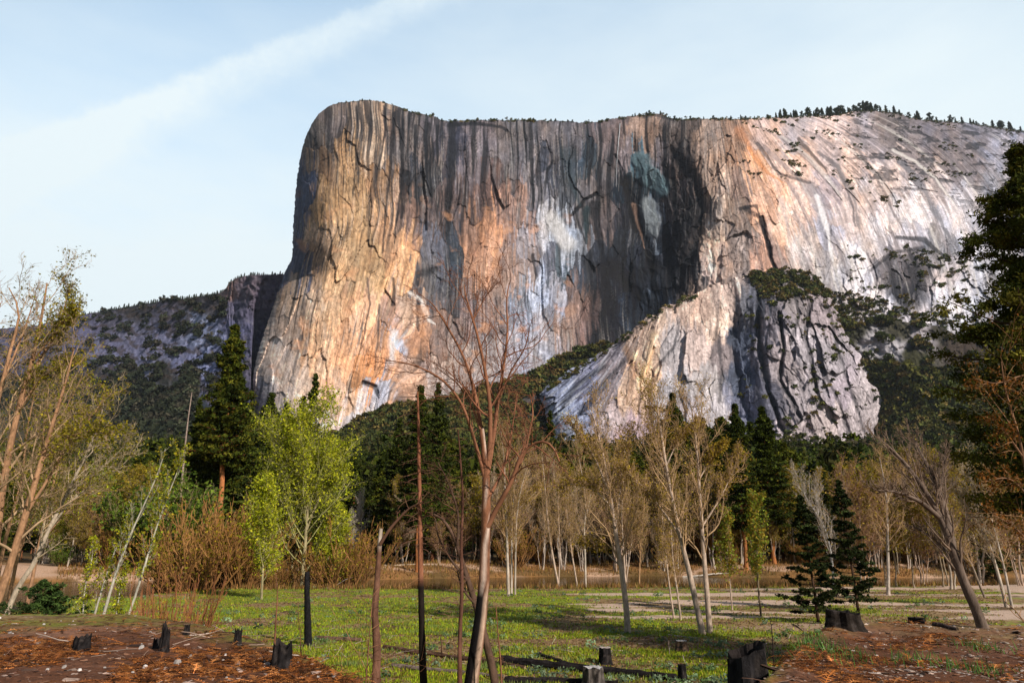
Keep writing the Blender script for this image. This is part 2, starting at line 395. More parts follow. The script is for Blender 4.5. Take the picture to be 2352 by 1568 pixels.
XY = coons(L, T, Rr, B, NR, NC); x, y = XY[..., 0], XY[..., 1]
dep = [(712,292,1560),(690,360,1570),(677,460,1560),(672,590,1540),(640,665,1470),(608,760,1420),(585,850,1385),(590,960,1350),
 (745,330,1470),(722,450,1435),(712,560,1412),(690,680,1388),(665,800,1352),(650,920,1310),(800,240,1560),(860,240,1570),(800,300,1450),(860,330,1440),(850,450,1420),(830,600,1395),(800,750,1350),(780,900,1300),(760,1000,1270),
 (960,300,1500),(960,450,1475),(960,600,1450),(940,780,1400),(940,930,1330),(1100,285,1590),(1100,400,1530),(1100,600,1505),(1100,760,1460),(1100,880,1410),
 (1250,285,1640),(1250,420,1585),(1250,600,1545),(1250,760,1495),(1280,850,1450),(1380,290,1660),(1400,420,1625),(1400,600,1595),(1400,720,1560),(1400,790,1520),(1490,300,1640),(1480,450,1625),(1480,600,1610),(1470,700,1570),(1560,300,1600),(1570,420,1570),(1560,560,1555),(1540,660,1520),
 (1625,330,1560),(1625,450,1520),(1625,580,1480),(1620,680,1440),(1720,300,1640),(1720,420,1530),(1720,600,1450),(1800,290,1780),(1800,420,1560),(1800,560,1450),(1900,290,1950),(1900,420,1640),(1900,600,1450),
 (2050,280,2200),(2050,420,1760),(2050,600,1500),(2050,740,1380),(2200,290,2350),(2200,420,1880),(2200,600,1560),(2200,740,1420),(2400,320,2500),(2400,450,2000),(2400,700,1500),(1700,800,1420),(2000,830,1350),(2400,830,1400)]
D = rbf([d[:2] for d in dep], [d[2] for d in dep], x, y)
# run of the water streaks: straight down on the left, slanting on the slabs to the right
right = sstep(1600, 1850, x)
FLOW = 242*np.exp(-(y-262)/110)-.2*(y-262)
su = x + right*FLOW + .22*np.clip(y-520, 0, 600)*(1-sstep(880, 1000, x))
su = su + 6*perlin(x*.012, y*.012, 80)
top_edge = sstep(0, 60, y-np.interp(x[0], x[0], y[0])[None, :])
# relief
def plates(u, v, cw, ch, sd, wp=.28):
    w1 = wp*fbm(u/cw*.7, v/ch*.7, 4, sd+40, .6); w2 = wp*fbm(u/cw*.7+31, v/ch*.7, 4, sd+44, .6)
    return worley(u/cw+w1, v/ch+w2, sd)
f1, f2, dx, dy, ra, rb, rc = plates(su, y, 62, 150, 82)
D = D + 4*(rc-.5) + 13*((ra-.5)*dx+(rb-.5)*dy); edA = f2-f1; rA = rb
g1, g2, ex, ey, sa, sb_, sc_ = plates(su, y, 22, 52, 86)
D = D + 3.0*(sc_-.5)*(1-.4*right) + 6.0*((sa-.5)*ex+(sb_-.5)*ey); edB = g2-g1
h1, h2, hx, hy, ta_, tb_, tc_ = plates(x, y, 9, 17, 95)
D = D + 1.0*(tc_-.5)
crag = np.maximum(sstep(1510, 1560, x)*(1-sstep(1690, 1760, x))*(1-sstep(640, 700, y)), sstep(1860, 1960, x)*sstep(540, 600, y))
k1, k2, kx, ky, ua, ub, uc = plates(x+.25*y, y, 34, 60, 201, .3); D = D + crag*(10*(uc-.5)+16*((ua-.5)*kx+(ub-.5)*ky)+3*(sc_-.5)+3.5*((ta_-.5)*hx+(tb_-.5)*hy))
D = D + 1.3*fbm(su*.035, y*.006, 3, 90) + .22*fbm(su*.10, y*.012, 3, 94) + .45*fbm(x*.06, y*.06, 4, 99)
pts = [(700,420,84,90,105),(682,520,84,86,100),(688,600,95,95,108),(735,320,130,115,100),(760,268,120,105,95),(820,258,150,125,100),(870,252,175,145,115),(740,380,165,130,95),(745,470,195,150,98),(800,340,200,155,105),(800,430,190,150,102),(820,520,185,145,98),(725,560,188,152,115),(860,320,195,165,132),(870,420,175,133,92),(885,300,115,98,88),(905,330,122,108,98),(940,300,112,102,96),(970,330,125,110,100),(900,450,165,135,108),(940,470,125,98,82),(900,560,200,150,105),(930,610,220,165,112),(850,620,200,158,108),(780,620,205,162,114),(700,680,208,172,136),(760,720,212,165,118),(830,720,210,160,118),(900,740,190,145,115),(660,780,215,185,158),(640,860,220,195,172),(720,820,220,170,124),(800,800,215,160,114),(840,860,222,150,90),(880,800,216,155,106),(902,765,178,184,192),(930,700,185,150,120),(620,930,228,208,192),(700,900,224,190,158),(760,930,220,175,138),(800,920,210,170,132),(860,920,170,165,165),(760,985,226,204,188),(820,960,222,204,188),(950,850,184,144,114),(960,780,168,124,92),(1000,800,142,116,100),(1000,880,164,144,128),(1050,850,164,144,128),(1100,880,172,158,148),  # the first three carry the shade of the left flank in their colour
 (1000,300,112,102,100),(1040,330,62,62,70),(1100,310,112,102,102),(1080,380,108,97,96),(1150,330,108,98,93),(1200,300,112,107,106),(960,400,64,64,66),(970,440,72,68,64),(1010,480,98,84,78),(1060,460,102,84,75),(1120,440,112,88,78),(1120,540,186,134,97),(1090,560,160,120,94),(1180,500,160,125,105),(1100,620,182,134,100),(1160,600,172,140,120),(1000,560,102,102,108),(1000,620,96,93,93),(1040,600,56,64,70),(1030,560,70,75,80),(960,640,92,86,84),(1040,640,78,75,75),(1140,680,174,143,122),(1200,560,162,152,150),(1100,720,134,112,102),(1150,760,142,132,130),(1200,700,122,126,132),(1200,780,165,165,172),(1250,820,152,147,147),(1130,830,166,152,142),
 (1240,340,120,110,106),(1260,380,72,74,80),(1300,330,97,92,92),(1250,430,126,121,122),(1300,420,78,82,86),(1350,380,62,72,78),(1340,450,102,97,97),(1290,530,178,184,190),(1262,522,188,184,182),(1320,560,138,144,150),(1250,600,112,112,118),(1290,620,77,88,93),(1220,600,152,132,120),(1280,680,152,152,158),(1230,680,184,188,196),(1330,680,112,92,82),(1350,600,64,66,70),(1380,500,112,97,90),(1380,420,117,107,102),(1420,350,127,112,107),(1410,300,112,97,92),(1480,310,168,138,116),(1500,380,147,132,126),(1470,375,92,122,132),(1512,430,82,108,118),(1500,500,132,142,148),(1490,540,120,128,134),(1440,430,38,48,54),(1450,500,52,50,54),(1480,580,44,46,52),(1400,600,57,60,66),(1400,650,34,39,45),(1450,650,36,40,47),(1400,720,32,35,40),(1380,760,48,46,48),(1450,700,62,72,84),(1500,650,48,53,60),(1500,700,97,113,129),(1530,600,53,55,60),(1560,520,58,54,54),(1590,480,54,49,49),(1540,450,92,82,78),(1560,380,97,84,77),(1560,320,92,82,76),(1590,620,58,55,55),(1300,740,142,117,102),(1350,740,122,97,87),(1250,740,162,157,157),  # alcove: dark stains and its shade together in the colour
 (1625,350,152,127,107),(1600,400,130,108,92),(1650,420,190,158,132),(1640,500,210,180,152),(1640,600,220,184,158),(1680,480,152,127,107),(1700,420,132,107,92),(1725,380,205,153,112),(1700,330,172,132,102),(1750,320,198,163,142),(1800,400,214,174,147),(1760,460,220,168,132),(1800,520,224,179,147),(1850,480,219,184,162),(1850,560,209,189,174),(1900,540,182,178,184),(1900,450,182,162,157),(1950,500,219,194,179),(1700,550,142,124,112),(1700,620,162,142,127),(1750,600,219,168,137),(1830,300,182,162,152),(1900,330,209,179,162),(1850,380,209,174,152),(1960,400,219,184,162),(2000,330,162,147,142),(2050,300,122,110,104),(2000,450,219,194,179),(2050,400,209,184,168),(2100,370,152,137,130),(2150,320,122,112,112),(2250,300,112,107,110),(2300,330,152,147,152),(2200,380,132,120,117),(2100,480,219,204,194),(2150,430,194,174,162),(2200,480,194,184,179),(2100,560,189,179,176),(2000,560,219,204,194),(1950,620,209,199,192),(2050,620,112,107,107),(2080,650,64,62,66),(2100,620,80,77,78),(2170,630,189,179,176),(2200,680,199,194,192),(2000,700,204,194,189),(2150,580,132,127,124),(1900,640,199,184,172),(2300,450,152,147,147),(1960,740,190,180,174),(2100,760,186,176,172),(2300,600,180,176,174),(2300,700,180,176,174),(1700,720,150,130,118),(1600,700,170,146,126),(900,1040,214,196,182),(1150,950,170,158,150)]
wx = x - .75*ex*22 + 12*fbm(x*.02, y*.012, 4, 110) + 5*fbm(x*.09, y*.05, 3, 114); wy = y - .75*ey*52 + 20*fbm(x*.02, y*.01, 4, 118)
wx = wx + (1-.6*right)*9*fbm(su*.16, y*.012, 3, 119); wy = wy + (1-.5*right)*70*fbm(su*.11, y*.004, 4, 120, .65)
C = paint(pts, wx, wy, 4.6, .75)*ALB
# fine mottling and the vertical wash of water stains
strk = fbm(su*.13, y*.006, 5, 122, .62); strk2 = fbm(su*.38, y*.012, 3, 128, .6)
C *= (1+.34*(ta_-.5)*.6+.42*(sb_-.5)+.30*(rA-.5))[..., None]; C *= (1-.40*(1-sstep(0, .05, edB))*sstep(.3, .6, sa))[..., None]; C *= (1-.30*(1-sstep(0, .018, edA)))[..., None]; C *= (1-.5*crag*(1-sstep(0, .05, k2-k1)))[..., None]*(1+.5*crag*(ub-.5))[..., None]
C *= np.exp(.52*strk+.38*strk2 + .42*fbm(x*.13, y*.09, 5, 133, .65))[..., None]
lm = sstep(-.15, .35, fbm(x*.008, y*.006, 3, 135)+.25*(1-sstep(330, 620, y)))*(1-.6*right)
m = sstep(.18, .32, fbm(su*.20, y*.005, 3, 136))*lm; C = mixc(C, BLACK*1.9, m*.75); m = sstep(.26, .42, fbm(su*.26+40, y*.007, 3, 138))*(.3+.7*lm); C = mixc(C, WHITE*.62, m*.30)
C *= np.exp(np.stack([.10*fbm(x*.03, y*.015, 4, 140), 0*x, -.12*fbm(x*.03, y*.015, 4, 140)], -1)*(1.4))
# black stain curtains hanging from the rim between the nose and the waterfall
band = sstep(860, 940, x)*(1-sstep(1560, 1620, x))*(1-sstep(420, 600, y+90*perlin(su*.02, 3.3, 150)))
m = band*sstep(.12, .42, fbm(su*.075, y*.0035, 3, 152)+.12*perlin(su*.3, y*.02, 155))
C = mixc(C, BLACK*1.7, m*.88)
band = sstep(730, 800, x)*(1-sstep(900, 940, x))*(1-sstep(480, 640, y))
m = band*sstep(.22, .45, fbm(su*.085, y*.004, 3, 162)); C = mixc(C, BLACK*2.6, m*.8)
m = sstep(720, 760, x)*(1-sstep(1000, 1060, x))*(1-sstep(60, 190, y-np.interp(x, [q[0] for q in T_RIM], [q[1] for q in T_RIM])+60*perlin(su*.05, 1.3, 165)))*sstep(-.02, .22, fbm(su*.12, y*.006, 3, 166)); C = mixc(C, BLACK*2.0, m*.8)
m = sstep(1345, 1400, x+25*perlin(y*.02, 0*x, 167))*(1-sstep(1540, 1600, x))*sstep(430, 560, y)*sstep(-.25, .15, fbm(su*.06, y*.008, 4, 168)); C = mixc(C, lin([34, 40, 46])*.8, m*.7)  # alcove shade painted into the rock colour, broken up by noise
# slanting streaks over the slabs
su2 = x + FLOW
m = sstep(1650, 1800, x)*sstep(.16, .42, fbm(su2*.05, y*.004, 4, 170))*(1-sstep(600, 700, y)); C = mixc(C, lin([120, 112, 116]), m*.62)
m = sstep(1700, 1850, x)*sstep(.25, .5, fbm(su2*.07+9, y*.004, 4, 176)); C = mixc(C, WHITE*.8, m*.5)
for sc, sd, am in ((.016, 180, .7), (.03, 184, .55), (.05, 188, .4)):
    q = np.abs(fbm(su*sc, y*sc*.42, 4, sd)); cr = (1-sstep(.0, .022, q))*sstep(-.1, .25, fbm(x*.011, y*.011, 3, sd+2)); C *= (1-am*cr)[..., None]; D = D + 1.2*cr
# layered joints near the crest on the right
m = sstep(1850, 2000, x)*(1-sstep(400, 470, y-.18*(x-2000)))*sstep(.06, .3, fbm(x*.02+.6*fbm(x*.03, y*.05, 3, 183), (y-.12*x)*.07, 5, 182, .6)); C = mixc(C, BLACK*2.4, m*.75); D = D + m*8
S = lambda line, w, col=BLACK*1.7, amt=.85, soft=.5, dd=0., taper=True: stroke(C, x, y, line, w, col, amt, soft, D, dd, taper)
S([(1040,285),(1037,400),(1027,470),(1030,530)], 13, dd=4); S([(1218,285),(1221,380),(1228,480)], 6); S([(882,245),(886,310),(868,390)], 4); S([(905,260),(900,340),(886,480),(878,580)], 5, amt=.8)
S([(925,275),(921,430),(905,560)], 4); S([(820,246),(818,330),(812,450)], 4, amt=.7); S([(866,390),(852,460),(845,560)], 9, BLACK*2.5, .6); S([(932,400),(922,500)], 11, dd=3); S([(955,290),(950,380)],5);S([(985,285),(980,400)],5);S([(1005,290),(1003,380)],4)

S([(1435,420),(1455,500),(1485,570),(1500,620)], 17, BLACK*1.5, .9, .7, 6, False); S([(1455,470),(1480,570)], 5, lin([140,112,96]), .7); S([(1360,470),(1378,560),(1395,660),(1400,720)], 12, BLACK*1.8, .85, .6, 3, False)
S([(1370,445),(1340,460),(1312,495)], 4, BLACK, .9, .4, 6, False); S([(1345,480),(1347,560)], 8, TEAL*.7); S([(1300,350),(1310,400),(1330,470)], 16, TEAL*.8, .6, 1.); S([(1270,370),(1255,395),(1250,450)], 5)
S([(1552,360),(1600,420),(1618,480),(1606,545),(1580,600),(1562,660)], 15, BLACK*1.9, .8, .8, 7, False); S([(1530,560),(1540,660),(1500,730)], 22, BLACK*1.6, .7, 1., 16, False); S([(1400,610),(1440,650),(1470,730)], 34, BLACK*1.4, .75, 1., 10, False)
S([(1350,590),(1362,680),(1365,790)], 14, BLACK*1.6, .75, 1., 6, False); S([(1748,500),(1760,550),(1772,600),(1780,622)], 6, BLACK*1.4, .95, .4, 7, False); S([(1715,480),(1745,500)], 9, BLACK*2.4, .7); S([(1835,320),(1870,360),(1900,395)], 6, lin([80,70,66]))
S([(1880,350),(1925,385),(1950,440),(1965,520)], 6, lin([92,88,92]), .8); S([(1960,330),(2010,400),(2060,500),(2090,560)], 5, lin([100,92,92]), .7); S([(2070,370),(2120,430),(2165,520),(2200,570)], 9, lin([108,108,116]), .75); S([(2050,345),(2100,370),(2150,410),(2200,480)], 4, WHITE*.85, .7)
S([(1862,430),(1885,480),(1898,560),(1905,615)], 18, lin([132,130,138]), .75, 1.); S([(1875,450),(1900,520),(1912,600)], 6, lin([220,220,224]), .7); S([(1925,380),(1960,450),(1975,540)], 5, lin([120,114,116]), .7); S([(1795,460),(1810,520),(1820,600)], 6, lin([168,160,160]), .6)
S([(940,672),(968,690),(984,735),(1000,745)], 5, WHITE*.9, .8, .5, 0); S([(1000,620),(962,632),(958,655)], 9, BLACK*2, .7, .8, 8); S([(835,878),(862,888),(868,915)], 6, BLACK*1.5, .8, .5, 10); S([(905,765),(898,830)], 10, lin([190,198,206]), .7, .8, 0, False)
S([(1030,288),(1090,283),(1150,292),(1165,300)], 4, BLACK*1.6, .85, .5, 4, False); S([(1480,760),(1420,780)], 6, BLACK); 
S([(960,690),(960,760)], 5, BLACK*3.6, .7); S([(845,640),(850,700),(830,800)], 3, BLACK*3, .7); S([(872,700),(868,780),(860,850)], 2.5, BLACK*3, .7); S([(700,690),(690,780),(670,880)], 5, BLACK*5, .6); S([(905,640),(902,700)], 4, BLACK*1.8, .8, .4, 2, False)
S([(1225,585),(1232,640)], 5, BLACK*2); S([(1320,480),(1345,560)], 4, BLACK*2); S([(2040,600),(2060,680)], 14, BLACK*2.2, .75, .9, 6, False); S([(2090,590),(2110,650),(2095,700)], 26, BLACK*2.2, .75, .9, 4, False); S([(2000,620),(2050,580),(2120,570)], 5, BLACK*1.8, .7, .6, 4, False)
S([(2060,545),(2120,550),(2180,600)], 5, BLACK*1.8, .8, .5, 5, False); S([(1700,480),(1735,472),(1745,500)], 5, BLACK*1.8, .8); S([(1740,330),(1790,400),(1860,420)], 4, BLACK*3, .7, .6, 3, False); S([(1720,340),(1760,395),(1800,420)], 7, lin([196,126,70]), .7, .8)
S([(1700,300),(1725,340)], 12, lin([180,120,78]), .6, .9); S([(1480,268),(1500,262),(1545,275)], 5, BLACK*2.2, .7, .5, 5, False)
# a blue-grey slab beside the waterfall, pale blocks in the alcove
S([(1470,370),(1500,400),(1520,440)], 24, lin([96,124,134])*.95, .85, .5, -5, False); S([(1490,470),(1500,530)], 18, lin([138,148,154]), .8, .6, -5, False); S([(1262,510),(1280,530),(1300,560)], 22, lin([190,190,192])*.95, .75, .6, -5, False)
# thin dark and pale joints all over
f1, f2, *_ = worley(su/30+.6*perlin(x*.03, y*.02, 190), y/75+.4*perlin(x*.02, y*.03, 191), 192)
cr = 1-sstep(.0, .07, f2-f1); cm = sstep(-.05, .4, fbm(x*.015, y*.015, 3, 195)); C *= (1-.30*cr*cm)[..., None]; D = D+1.2*cr*cm
f1, f2, *_ = worley(x/16+.8*perlin(x*.05, y*.05, 196), y/30+.5*perlin(x*.04, y*.05, 197), 198)
cr = 1-sstep(.0, .10, f2-f1); C *= (1-.34*cr*sstep(0, .4, fbm(x*.02, y*.02, 3, 199)))[..., None]
m = sstep(.36, .6, fbm(x*.09, y*.05, 4, 205)); C = C*(1+.45*m)[..., None]
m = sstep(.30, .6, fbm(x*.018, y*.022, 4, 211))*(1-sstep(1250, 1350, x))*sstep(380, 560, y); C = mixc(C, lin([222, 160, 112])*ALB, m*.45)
C = (C*.88+.12*(C@np.array([.3, .55, .15]))[..., None]*np.array([1.06, 1., .98]))*1.05*(1-.12*sstep(1300, 1400, x)*(1-sstep(1580, 1640, x))*sstep(300, 420, y))[..., None]  # last factor paints the shade inside the alcove a little deeper
C = np.clip(C, .016, .80)
# rounding at the outline
s_ = np.linspace(0, 1, NC)[None, :]; t_ = np.linspace(0, 1, NR)[:, None]
D = D + 60*np.exp(-s_/.010)*(1-.4*t_) + 55*np.exp(-t_/.016)
xj = x + (1.6*perlin(y*.12, x*.02, 220)+1.2*perlin(y*.4, x*.1, 221))*np.exp(-s_/.01); yj = y + (2.2*perlin(x*.08, 3., 222)+1.6*perlin(x*.3, 4., 223))*np.exp(-t_/.01)
P = at(xj, yj, D)
CL_XY = (xj, yj); CL_P = P
P2 = skirt(P); C2 = np.concatenate([np.repeat(C[:1], 3, 0), C], 0)
# the left flank carried back too
q = P2[:, :1].copy(); flank = []
for b in (400, 120, 30):
    dirn = q-np.array([0, 0, EYE]); dirn = dirn/dirn[..., 1:2]; f = q+dirn*b; f[..., 0] += b*.25; flank.append(f)
P3 = np.concatenate(flank+[P2], 1); C3 = np.concatenate([C2[:, :1]]*3+[C2], 1)
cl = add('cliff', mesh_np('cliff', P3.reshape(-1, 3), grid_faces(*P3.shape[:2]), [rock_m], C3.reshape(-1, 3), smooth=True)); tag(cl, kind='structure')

# ======= the buttress in front of it
NR, NC = 300, 560
L = [(1236, 905), (1245, 935), (1255, 960), (1270, 1000), (1290, 1060), (1300, 1120)]
T = [(1236, 905), (1262, 885), (1290, 862), (1345, 830), (1400, 796), (1440, 765), (1480, 738), (1520, 712), (1560, 690), (1600, 672), (1640, 655), (1680, 640), (1720, 628), (1770, 622), (1820, 622), (1860, 632), (1885, 645)]
Rr = [(1885, 645), (1905, 680), (1925, 715), (1935, 750), (1955, 790), (1980, 840), (2005, 885), (2030, 912), (2028, 960), (2000, 1010), (1960, 1045), (1900, 1120)]
B = [(1300, 1120), (1900, 1120)]
XY = coons(L, T, Rr, B, NR, NC); x, y = XY[..., 0], XY[..., 1]
dep = [(1236,905,1330),(1400,796,1400),(1560,690,1400),(1625,665,1425),(1700,630,1432),(1800,622,1400),(1885,645,1400),(1290,1060,1180),(1300,950,1230),(1400,900,1230),(1500,800,1300),(1600,760,1300),(1600,900,1190),(1660,700,1340),(1660,850,1235),(1660,960,1170),(1705,760,1305),(1700,860,1252),(1700,960,1185),(1765,720,1272),(1760,820,1212),(1760,920,1150),(1850,750,1275),(1850,880,1195),(1880,1000,1130),(1930,800,1285),(1980,900,1245),(2030,920,1290),(2000,1010,1235),(1900,1120,1075),(1600,1100,1060),(1450,1050,1110),(1520,930,1180)]
D = rbf([d[:2] for d in dep], [d[2] for d in dep], x, y)
slab = 1-sstep(1330, 1470, x-.45*(900-y))       # grey slabs low on the left, grain slanting up to the right
rgt = sstep(1740, 1800, x)
su = np.where(True, x + slab*1.1*(y-900) - rgt*.32*(y-750), x)
f1, f2, dx, dy, ra, rb, rc = plates(su, y, 46, 95, 302)
D = D + (9+9*rgt)*(rc-.5) + (26+26*rgt)*((ra-.5)*dx+(rb-.5)*dy); edA = f2-f1
g1, g2, ex, ey, sa, sb_, sc_ = plates(su, y, 17, 34, 306)
D = D + (3.5+2*rgt)*(sc_-.5) + (6+6*rgt)*((sa-.5)*ex+(sb_-.5)*ey); edB = g2-g1
h1, h2, hx, hy, ta_, tb_, tc_ = plates(x, y, 8, 13, 309)
D = D + 1.6*(tc_-.5) + 1.6*((ta_-.5)*hx+(tb_-.5)*hy) + 1.5*fbm(su*.04, y*.012, 3, 310) + .8*fbm(x*.08, y*.08, 3, 318)
pts = [(1260,900,142,148,165),(1300,880,160,166,182),(1280,950,182,188,205),(1330,940,150,155,172),(1350,850,128,128,142),(1400,800,135,126,126),(1350,900,110,110,125),(1400,870,146,132,128),(1450,780,172,146,124),(1480,760,200,170,143),(1500,800,232,196,164),(1480,860,236,190,148),(1450,900,206,170,138),(1540,800,164,154,146),(1540,900,170,162,156),(1600,800,190,168,152),(1600,700,215,182,156),(1620,880,166,156,147),(1650,740,204,176,152),(1655,820,120,108,102),(1705,710,84,82,82),(1670,690,190,165,145),(1700,780,66,70,78),(1700,860,72,76,85),(1700,930,98,98,108),(1740,700,70,70,74),(1750,800,95,90,92),(1780,740,120,112,112),(1760,900,85,83,88),(1800,850,142,130,124),(1790,800,160,146,140),(1830,700,130,120,114),(1850,780,160,150,146),(1880,720,152,137,132),(1900,850,158,148,144),(1850,900,150,139,134),(1930,900,162,148,147),(1980,920,168,155,148),(1900,980,172,156,146),(1860,1030,170,154,147),(1960,980,172,158,151),(1400,950,180,160,150),(1550,950,172,160,155),(1300,1000,190,192,200),(1450,1000,176,152,148),(1650,960,165,156,150),(1600,1050,168,156,150)]  # dark gully readings hold the shade of its left-facing wall
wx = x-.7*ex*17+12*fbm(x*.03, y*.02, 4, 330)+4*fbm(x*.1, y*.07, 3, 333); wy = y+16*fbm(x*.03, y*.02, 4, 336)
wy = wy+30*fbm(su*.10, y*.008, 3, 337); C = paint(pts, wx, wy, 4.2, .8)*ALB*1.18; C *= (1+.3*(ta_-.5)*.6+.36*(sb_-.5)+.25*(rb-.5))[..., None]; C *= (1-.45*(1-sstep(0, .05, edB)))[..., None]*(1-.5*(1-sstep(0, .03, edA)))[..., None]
C *= np.exp(.6*fbm(su*.14, y*.02, 5, 340, .65)+.5*fbm(x*.2, y*.15, 5, 346, .65))[..., None]
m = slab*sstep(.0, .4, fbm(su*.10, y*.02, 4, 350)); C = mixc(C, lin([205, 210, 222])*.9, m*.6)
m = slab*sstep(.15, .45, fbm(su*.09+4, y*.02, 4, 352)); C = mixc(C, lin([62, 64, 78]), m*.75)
S = lambda line, w, col=BLACK*1.7, amt=.85, soft=.5, dd=0., taper=True: stroke(C, x, y, line, w, col, amt, soft, D, dd, taper)
S([(1672,650),(1690,720),(1680,800),(1700,900),(1730,980)], 13, BLACK*2.4, .55, 1., 24, False); S([(1740,680),(1745,800),(1765,900),(1800,990)], 7, BLACK*2, .7, .9, 22, False); S([(1790,720),(1800,800),(1790,870),(1840,960)], 5, BLACK*2, .8, .7, 20, False)
S([(1862,690),(1850,770),(1862,830),(1875,900)], 5, BLACK*2, .7, .7, 18, False); S([(1900,700),(1925,800),(1955,900),(1985,990)], 4, BLACK*2, .7, .7, 6, False); S([(1820,640),(1835,720),(1815,790)], 5, BLACK*2, .7, .7, 7, False); S([(1880,830),(1930,930),(1950,1000)], 4, BLACK*2, .7, .7, 5, False)
S([(1650,690),(1645,760),(1658,850),(1650,920)], 5, BLACK*2.6, .6, .8, 3, False); S([(1560,740),(1545,800),(1500,850),(1490,950)], 3, BLACK*3, .6, .6, 3, False); S([(1440,800),(1455,850),(1440,930)], 8, lin([128,96,74]), .6, .9); S([(1460,850),(1480,880)], 4, BLACK*2, .7, .5, 6)
S([(1390,840),(1330,880),(1290,930)], 8, BLACK*3, .7, .9, 3, False); S([(1430,830),(1390,880),(1330,950)], 9, BLACK*3, .7, .9, 4, False); S([(1500,770),(1490,830),(1465,890)], 10, lin([240,205,160])*.85, .6, 1.)
f1, f2, *_ = worley(su/22+.6*perlin(x*.03, y*.02, 360), y/50+.4*perlin(x*.02, y*.03, 361), 362)
cr = 1-sstep(.0, .09, f2-f1); cm = sstep(-.1, .3, fbm(x*.015, y*.015, 3, 365))*(.45+.55*rgt+.3*slab); C *= (1-.42*cr*cm)[..., None]; D = D+2.2*cr*cm
m = sstep(.38, .6, fbm(x*.11, y*.08, 4, 368)); C = C*(1+.4*m)[..., None]
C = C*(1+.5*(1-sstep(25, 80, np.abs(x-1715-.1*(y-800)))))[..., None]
for sc, sd, am in ((.02, 380, .7), (.04, 384, .5)):
    q = np.abs(fbm(su*sc, y*sc*.5, 4, sd)); cr = (1-sstep(.0, .03, q)); C *= (1-am*cr*(.4+.6*rgt))[..., None]
C = np.clip(C, .014, .78)
s_ = np.linspace(0, 1, NC)[None, :]; t_ = np.linspace(0, 1, NR)[:, None]
e = np.minimum(np.minimum((1-s_)/.02, t_/.02), s_/.02)
D = D + 28*np.exp(-e)*(1-.95*sstep(1560, 1600, x)*(1-sstep(1740, 1780, x))*(y < 780))
e = np.exp(-np.minimum(np.minimum((1-s_)/.012, t_/.015), s_/.015))
xj = x+e*13*fbm(y*.035, x*.01, 4, 372); yj = y+e*8*fbm(x*.05, y*.01, 4, 376)
P = at(xj, yj, D); BU_XY = (xj, yj); BU_P = P
P2 = skirt(P, (15, 60, 120), .1); C2 = np.concatenate([np.repeat(C[:1], 3, 0), C], 0)
def side(P, k, sgn):
    q = P[:, k:k+1].copy() if k >= 0 else P[:, -1:].copy(); out = []
    for b in (25, 80, 180):
        dirn = q-np.array([0, 0, EYE]); dirn = dirn/dirn[..., 1:2]; f = q+dirn*b; f[..., 0] += sgn*b*.2; out.append(f)
    return out
fr_ = side(P2, -1, -1); P3 = np.concatenate([P2]+fr_, 1); C3 = np.concatenate([C2]+[C2[:, -1:]]*3, 1)
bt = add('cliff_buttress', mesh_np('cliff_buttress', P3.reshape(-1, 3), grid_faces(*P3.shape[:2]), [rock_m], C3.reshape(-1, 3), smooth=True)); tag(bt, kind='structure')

# ======= far ridge on the left
NR, NC = 300, 420
T = [(-60, 765), (0, 755), (90, 745), (180, 724), (240, 714), (300, 703), (370, 692), (430, 684), (500, 674), (516, 666), (525, 652), (545, 638), (575, 632), (620, 631), (665, 630), (760, 640)]
XY = coons([(-60, 765), (-60, 1240)], T, [(760, 640), (760, 1240)], [(-60, 1240), (760, 1240)], NR, NC); x, y = XY[..., 0], XY[..., 1]
dep = [(0,755,2900),(180,724,2850),(300,703,2800),(430,684,2700),(516,668,2550),(550,635,2450),(660,630,2300),(760,640,2300),(560,700,2330),(620,720,2250),(500,720,2450),(540,760,2250),(600,800,2050),(450,800,2300),(400,870,2050),(480,850,2150),(300,800,2400),(200,780,2500),(100,800,2500),(0,850,2400),(100,900,2150),(250,850,2200),(250,950,1800),(380,950,1750),(500,950,1750),(650,900,1900),(0,1000,1600),(250,1050,1300),(500,1050,1300),(0,1240,700),(400,1240,700),(760,1240,700),(760,1000,1500)]
dep = [(a_, b_, c_*float(np.interp(a_, [0, 180, 300, 430, 516, 660, 760], [1, .95, .86, .75, .71, .70, .70]))) for a_, b_, c_ in dep]
D = rbf([d[:2] for d in dep], [d[2] for d in dep], x, y)
su = x+.55*(y-800)*(1-sstep(520, 540, x)); pl, _ = facets(su/34, y/52, 402, 26); D = D+pl; pl, _ = facets(su/12+.3*perlin(x*.06, y*.04, 405), y/20, 406, 9); D = D+pl*.8
D = np.maximum(D, 1640*sstep(548, 585, x))
D = D+10*fbm(su*.06, y*.03, 5, 410)+6*fbm(x*.12, y*.1, 4, 414)
